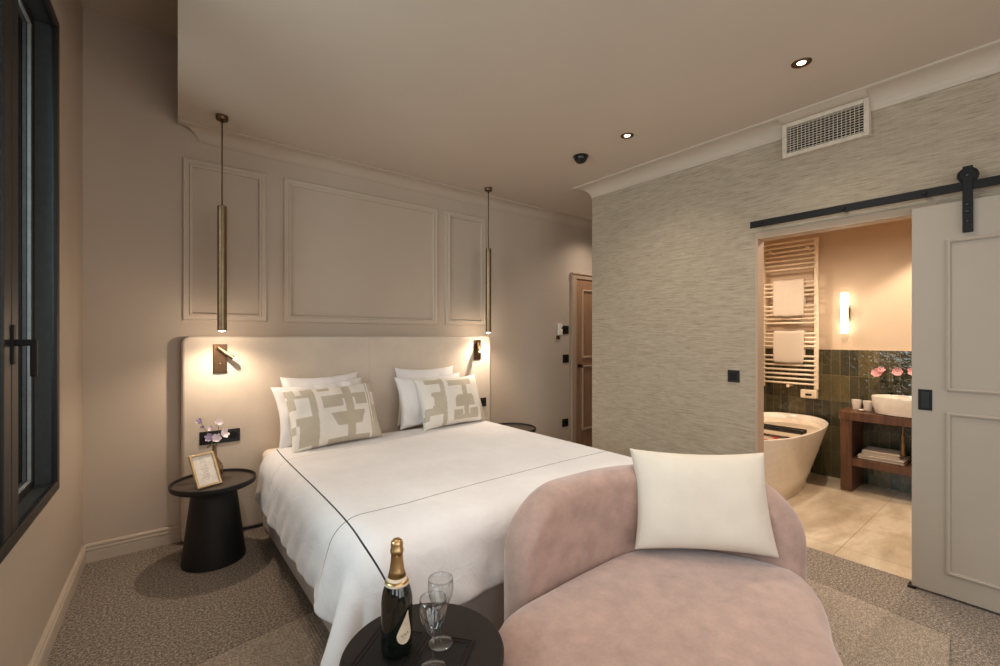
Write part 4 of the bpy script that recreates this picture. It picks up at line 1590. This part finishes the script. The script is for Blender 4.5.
bm = stack(bmesh.new(), [(0.58, 0.225, 0.0, 2.4), (0.60, 0.24, 0.006, 2.4), (0.66, 0.285, 0.16, 2.4), (0.745, 0.345, 0.36, 2.4), (0.815, 0.392, 0.53, 2.4), (0.835, 0.405, 0.578, 2.4),
                         (0.836, 0.406, 0.588, 2.4), (0.828, 0.398, 0.592, 2.4), (0.820, 0.390, 0.588, 2.4), (0.795, 0.370, 0.53, 2.4), (0.735, 0.325, 0.38, 2.4), (0.66, 0.27, 0.18, 2.4), (0.5, 0.2, 0.12, 2.4)])
autosmooth(obj('shell', bm, 'ceramic', tb, True), 60)
bm = stack(bmesh.new(), [(0.742, 0.332, 0.40, 2.4), (0.792, 0.366, 0.538, 2.4), (0.788, 0.362, 0.540, 2.4), (0.3, 0.15, 0.540, 2.4)])
obj('water', bm, 'water', tb, False)
# black bath rack
rk = thing('bath_rack', 'black rack lying across the bathtub', 'bath rack', (4.22, 1.700, 0.5955), 0.0)
bm = bx(-0.055, 0.055, -0.40, 0.40, 0, 0.0245)
obj('board', bm, 'blackplastic', rk, bevel=0.004)
bm = bx(-0.055, -0.047, -0.40, 0.40, 0.0246, 0.030); box(bm, 0.047, 0.055, -0.40, 0.40, 0.0246, 0.030)
obj('rim', bm, 'black', rk, bevel=0.002)
g1 = thing('candle_glass', 'small clear candle glass on the black bath rack', 'candle', (4.22, 1.86, 0.6205))
obj('cup', lathe(bmesh.new(), [(0, 0), (0.026, 0), (0.030, 0.06), (0.0285, 0.06), (0.0245, 0.004), (0, 0.004)], 24), 'glass', g1, True)
obj('wax', lathe(bmesh.new(), [(0, 0.005), (0.0225, 0.005), (0.0235, 0.026), (0, 0.027)], 20), 'ceramic', g1)
for k, (x, y, s, rz) in enumerate(((4.11, 1.475, 0.038, 0.4), (4.135, 1.50, 0.030, 1.7), (4.22, 1.42, 0.032, 2.6), (4.20, 1.60, 0.034, 0.9), (4.06, 1.62, 0.034, 3.3), (3.98, 1.50, 0.034, 5.0))):
    bm = bmesh.new()
    g = []
    for i in range(6):
        f = i / 5
        wd = s * 0.55 * math.sin(PI * (0.1 + 0.8 * f))
        g.append([bm.verts.new((-s / 2 + s * f, q * wd, 0.006 * (abs(q) ** 2) + 0.004 * f)) for q in (-1, -0.5, 0, 0.5, 1)])
    grid_faces(bm, g)
    o = obj('rose_petal', bm, 'petal', None, True)
    o.modifiers.new('t', 'SOLIDIFY').thickness = 0.001
    o.location = (x, y, 0.5435); o.rotation_euler = (0, 0, rz)
    tag(o, 'red rose petal floating on the bath water', 'petal', 'rose petals on the bath water')

# bathroom wall lamp
wl = thing('wall_lamp', 'lit vertical tube lamp on the sand bathroom wall', 'wall lamp', (BXW, 1.290, 1.62))
obj('tube', lathe(bmesh.new(), [(0, -0.195), (0.027, -0.195), (0.0275, -0.190), (0.0275, 0.190), (0.027, 0.195), (0, 0.195)], 32, c=(-0.075, 0, 0)), 'tube', wl)
bm = bx(-0.014, 0, -0.03, 0.03, -0.075, 0.075); box(bm, -0.06, -0.012, -0.012, 0.012, -0.02, 0.02); box(bm, -0.07, -0.040, -0.030, 0.030, -0.055, 0.055)
obj('bracket', bm, 'brass', wl, bevel=0.002)

# vanity
VFX, VBX = 4.935, TILEX - 0.002
vn = thing('vanity', 'open dark walnut vanity with one shelf under the white basin', 'vanity', (0, 0, 0.002))
ptsv = [(VBX, 1.275), (VFX + 0.09, 1.275)] + [(VFX + 0.09 - 0.09 * math.sin(a), 1.185 + 0.09 * math.cos(a)) for a in np.linspace(0, PI / 2, 9)][1:] + [(VFX, 0.02), (VBX, 0.02)]
obj('counter', prism(bmesh.new(), ptsv, 0.640, 0.716), 'walnut', vn, bevel=0.004)
for y in (1.160, 0.06):
    obj('side_panel', bx(VFX + 0.015, VBX, y, y + 0.085, 0.0, 0.640), 'walnut', vn, bevel=0.002)
obj('shelf', bx(VFX + 0.02, VBX, 0.145, 1.160, 0.235, 0.300), 'walnut', vn, bevel=0.002)
# basin
bs = thing('wash_basin', 'white oval vessel basin on the walnut vanity', 'basin', (5.085, 0.800, 0.718))
bm = stack(bmesh.new(), [(0.125, 0.195, 0.0, 2.2), (0.150, 0.222, 0.006, 2.2), (0.165, 0.240, 0.07, 2.2), (0.172, 0.250, 0.148, 2.2), (0.170, 0.248, 0.155, 2.2), (0.163, 0.241, 0.152, 2.2), (0.150, 0.226, 0.07, 2.2), (0.10, 0.16, 0.03, 2.2), (0.03, 0.05, 0.024, 2.2)])
autosmooth(obj('bowl', bm, 'ceramic', bs, True), 50)
bm = lathe(bmesh.new(), [(0, -0.081), (0.009, -0.081), (0.009, -0.160), (0.017, -0.165), (0.017, -0.335), (0.013, -0.345), (0, -0.345)], 20, c=(-0.025, 0.035, 0))
o = obj('drain_trap', bm, 'brass', bs, True); autosmooth(o); o['label'] = 'brass bottle trap'
# tap
tp = thing('basin_tap', 'slim dark tap behind the white basin', 'tap', (5.285, 0.745, 0.718))
bm = bmesh.new(); tube(bm, spline([(0, 0, 0), (0, 0, 0.20), (-0.02, 0, 0.255), (-0.07, 0, 0.265), (-0.12, 0, 0.245)], 20), 0.009, 12)
obj('spout', bm, 'bronze', tp, True)
obj('lever', bx(-0.006, 0.006, -0.05, -0.008, 0.10, 0.112), 'bronze', tp, bevel=0.002)


def cup(label, x, y):
    t = thing('paper_wrapped_cup', label, 'cup', (x, y, 0.718), 0, 'cups on the vanity')
    bm = bmesh.new()
    n = 40; g = []
    for r, z in ((0.026, 0), (0.027, 0.002), (0.037, 0.088), (0.0355, 0.088), (0.026, 0.006)):
        g.append([bm.verts.new(((r + 0.0012 * (i % 2)) * math.cos(2 * PI * i / n), (r + 0.0012 * (i % 2)) * math.sin(2 * PI * i / n), z)) for i in range(n)])
    grid_faces(bm, g, wrap_v=True); bm.faces.new(g[0][::-1]); bm.faces.new(g[-1])
    obj('cup', bm, 'ceramic', t)


cup('white pleated cup on the vanity, the one further from the basin', 5.185, 1.180)
cup('white pleated cup on the vanity, the one beside the basin', 5.165, 1.092)
ds = thing('soap_dish', 'small glass soap dish in front of the white cups', 'soap dish', (5.06, 1.118, 0.718))
obj('dish', lathe(bmesh.new(), [(0, 0), (0.030, 0), (0.045, 0.016), (0.042, 0.017), (0.028, 0.004), (0, 0.004)], 28), 'glass', ds, True)
obj('soap', lathe(bmesh.new(), [(0, 0.005), (0.022, 0.005), (0.026, 0.012), (0.022, 0.020), (0, 0.021)], 20, 1, 0.75), 'ceramic', ds, True)
# folded towels on the vanity shelf
for k, (lab, x0, x1, y0, y1, z0, th) in enumerate((('wide folded white towel at the bottom of the vanity shelf pile', 5.00, 5.27, 0.815, 1.130, 0.303, 0.036),
                                                   ('folded white towel at the top of the vanity shelf pile', 5.03, 5.25, 0.850, 1.105, 0.340, 0.040),
                                                   ('folded white towel lying alone on the vanity shelf by the door', 4.99, 5.24, 0.45, 0.745, 0.303, 0.042))):
    t = bmesh.new()
    n_f = 3
    h = th / n_f
    for i in range(n_f):
        d = 0.006 * (i % 2)
        box(t, x0 + d, x1 - d, y0 + d, y1, z0 + i * h, z0 + (i + 1) * h - 0.001)
    box(t, x0 + 0.01, x1 - 0.01, y1 - 0.012, y1 + 0.004, z0 + 0.002, z0 + th - 0.003)
    o = obj('folded_towel', t, 'towel', None, True, bevel=0.0055, seg=3)
    tag(o, lab, 'towel', 'folded towels on the vanity shelf')
# flowers behind the basin
fv = thing('flower_vase', 'slim dark vase between basin and tiled wall', 'vase', (5.285, 0.955, 0.718))
autosmooth(obj('body', lathe(bmesh.new(), [(0, 0), (0.024, 0), (0.026, 0.01), (0.020, 0.10), (0.014, 0.15), (0.017, 0.17), (0.014, 0.17), (0.011, 0.14), (0, 0.13)], 28), 'bottle', fv, True))
G2 = 'pink flowers behind the basin'
b0 = (5.285, 0.955, 0.718 + 0.15)
flower('large pink bloom nearest the cups behind the basin', 'flower', 'pink_flower', b0, (5.23, 1.030, 1.055),
       [((5.225, 1.035, 1.055), (-0.8, 0.1, 0.5), 0.052, 7, 0.45), ((5.225, 1.010, 1.085), (-0.7, -0.2, 0.7), 0.036, 6, 0.5)], 'pink', G2, None, 'darkleaf', 7, 0.0022)
flower('middle pink bloom behind the basin', 'flower', 'pink_flower', b0, (5.24, 0.905, 1.075),
       [((5.235, 0.900, 1.075), (-0.9, -0.1, 0.4), 0.045, 7, 0.45)], 'pink', G2, None, 'darkleaf', 7, 0.0022)
flower('pink bloom behind the basin partly cut by the sliding door', 'flower', 'pink_flower', b0, (5.22, 0.795, 1.085),
       [((5.215, 0.790, 1.085), (-0.9, -0.1, 0.4), 0.050, 7, 0.45)], 'pink', G2, None, 'darkleaf', 7, 0.0022)
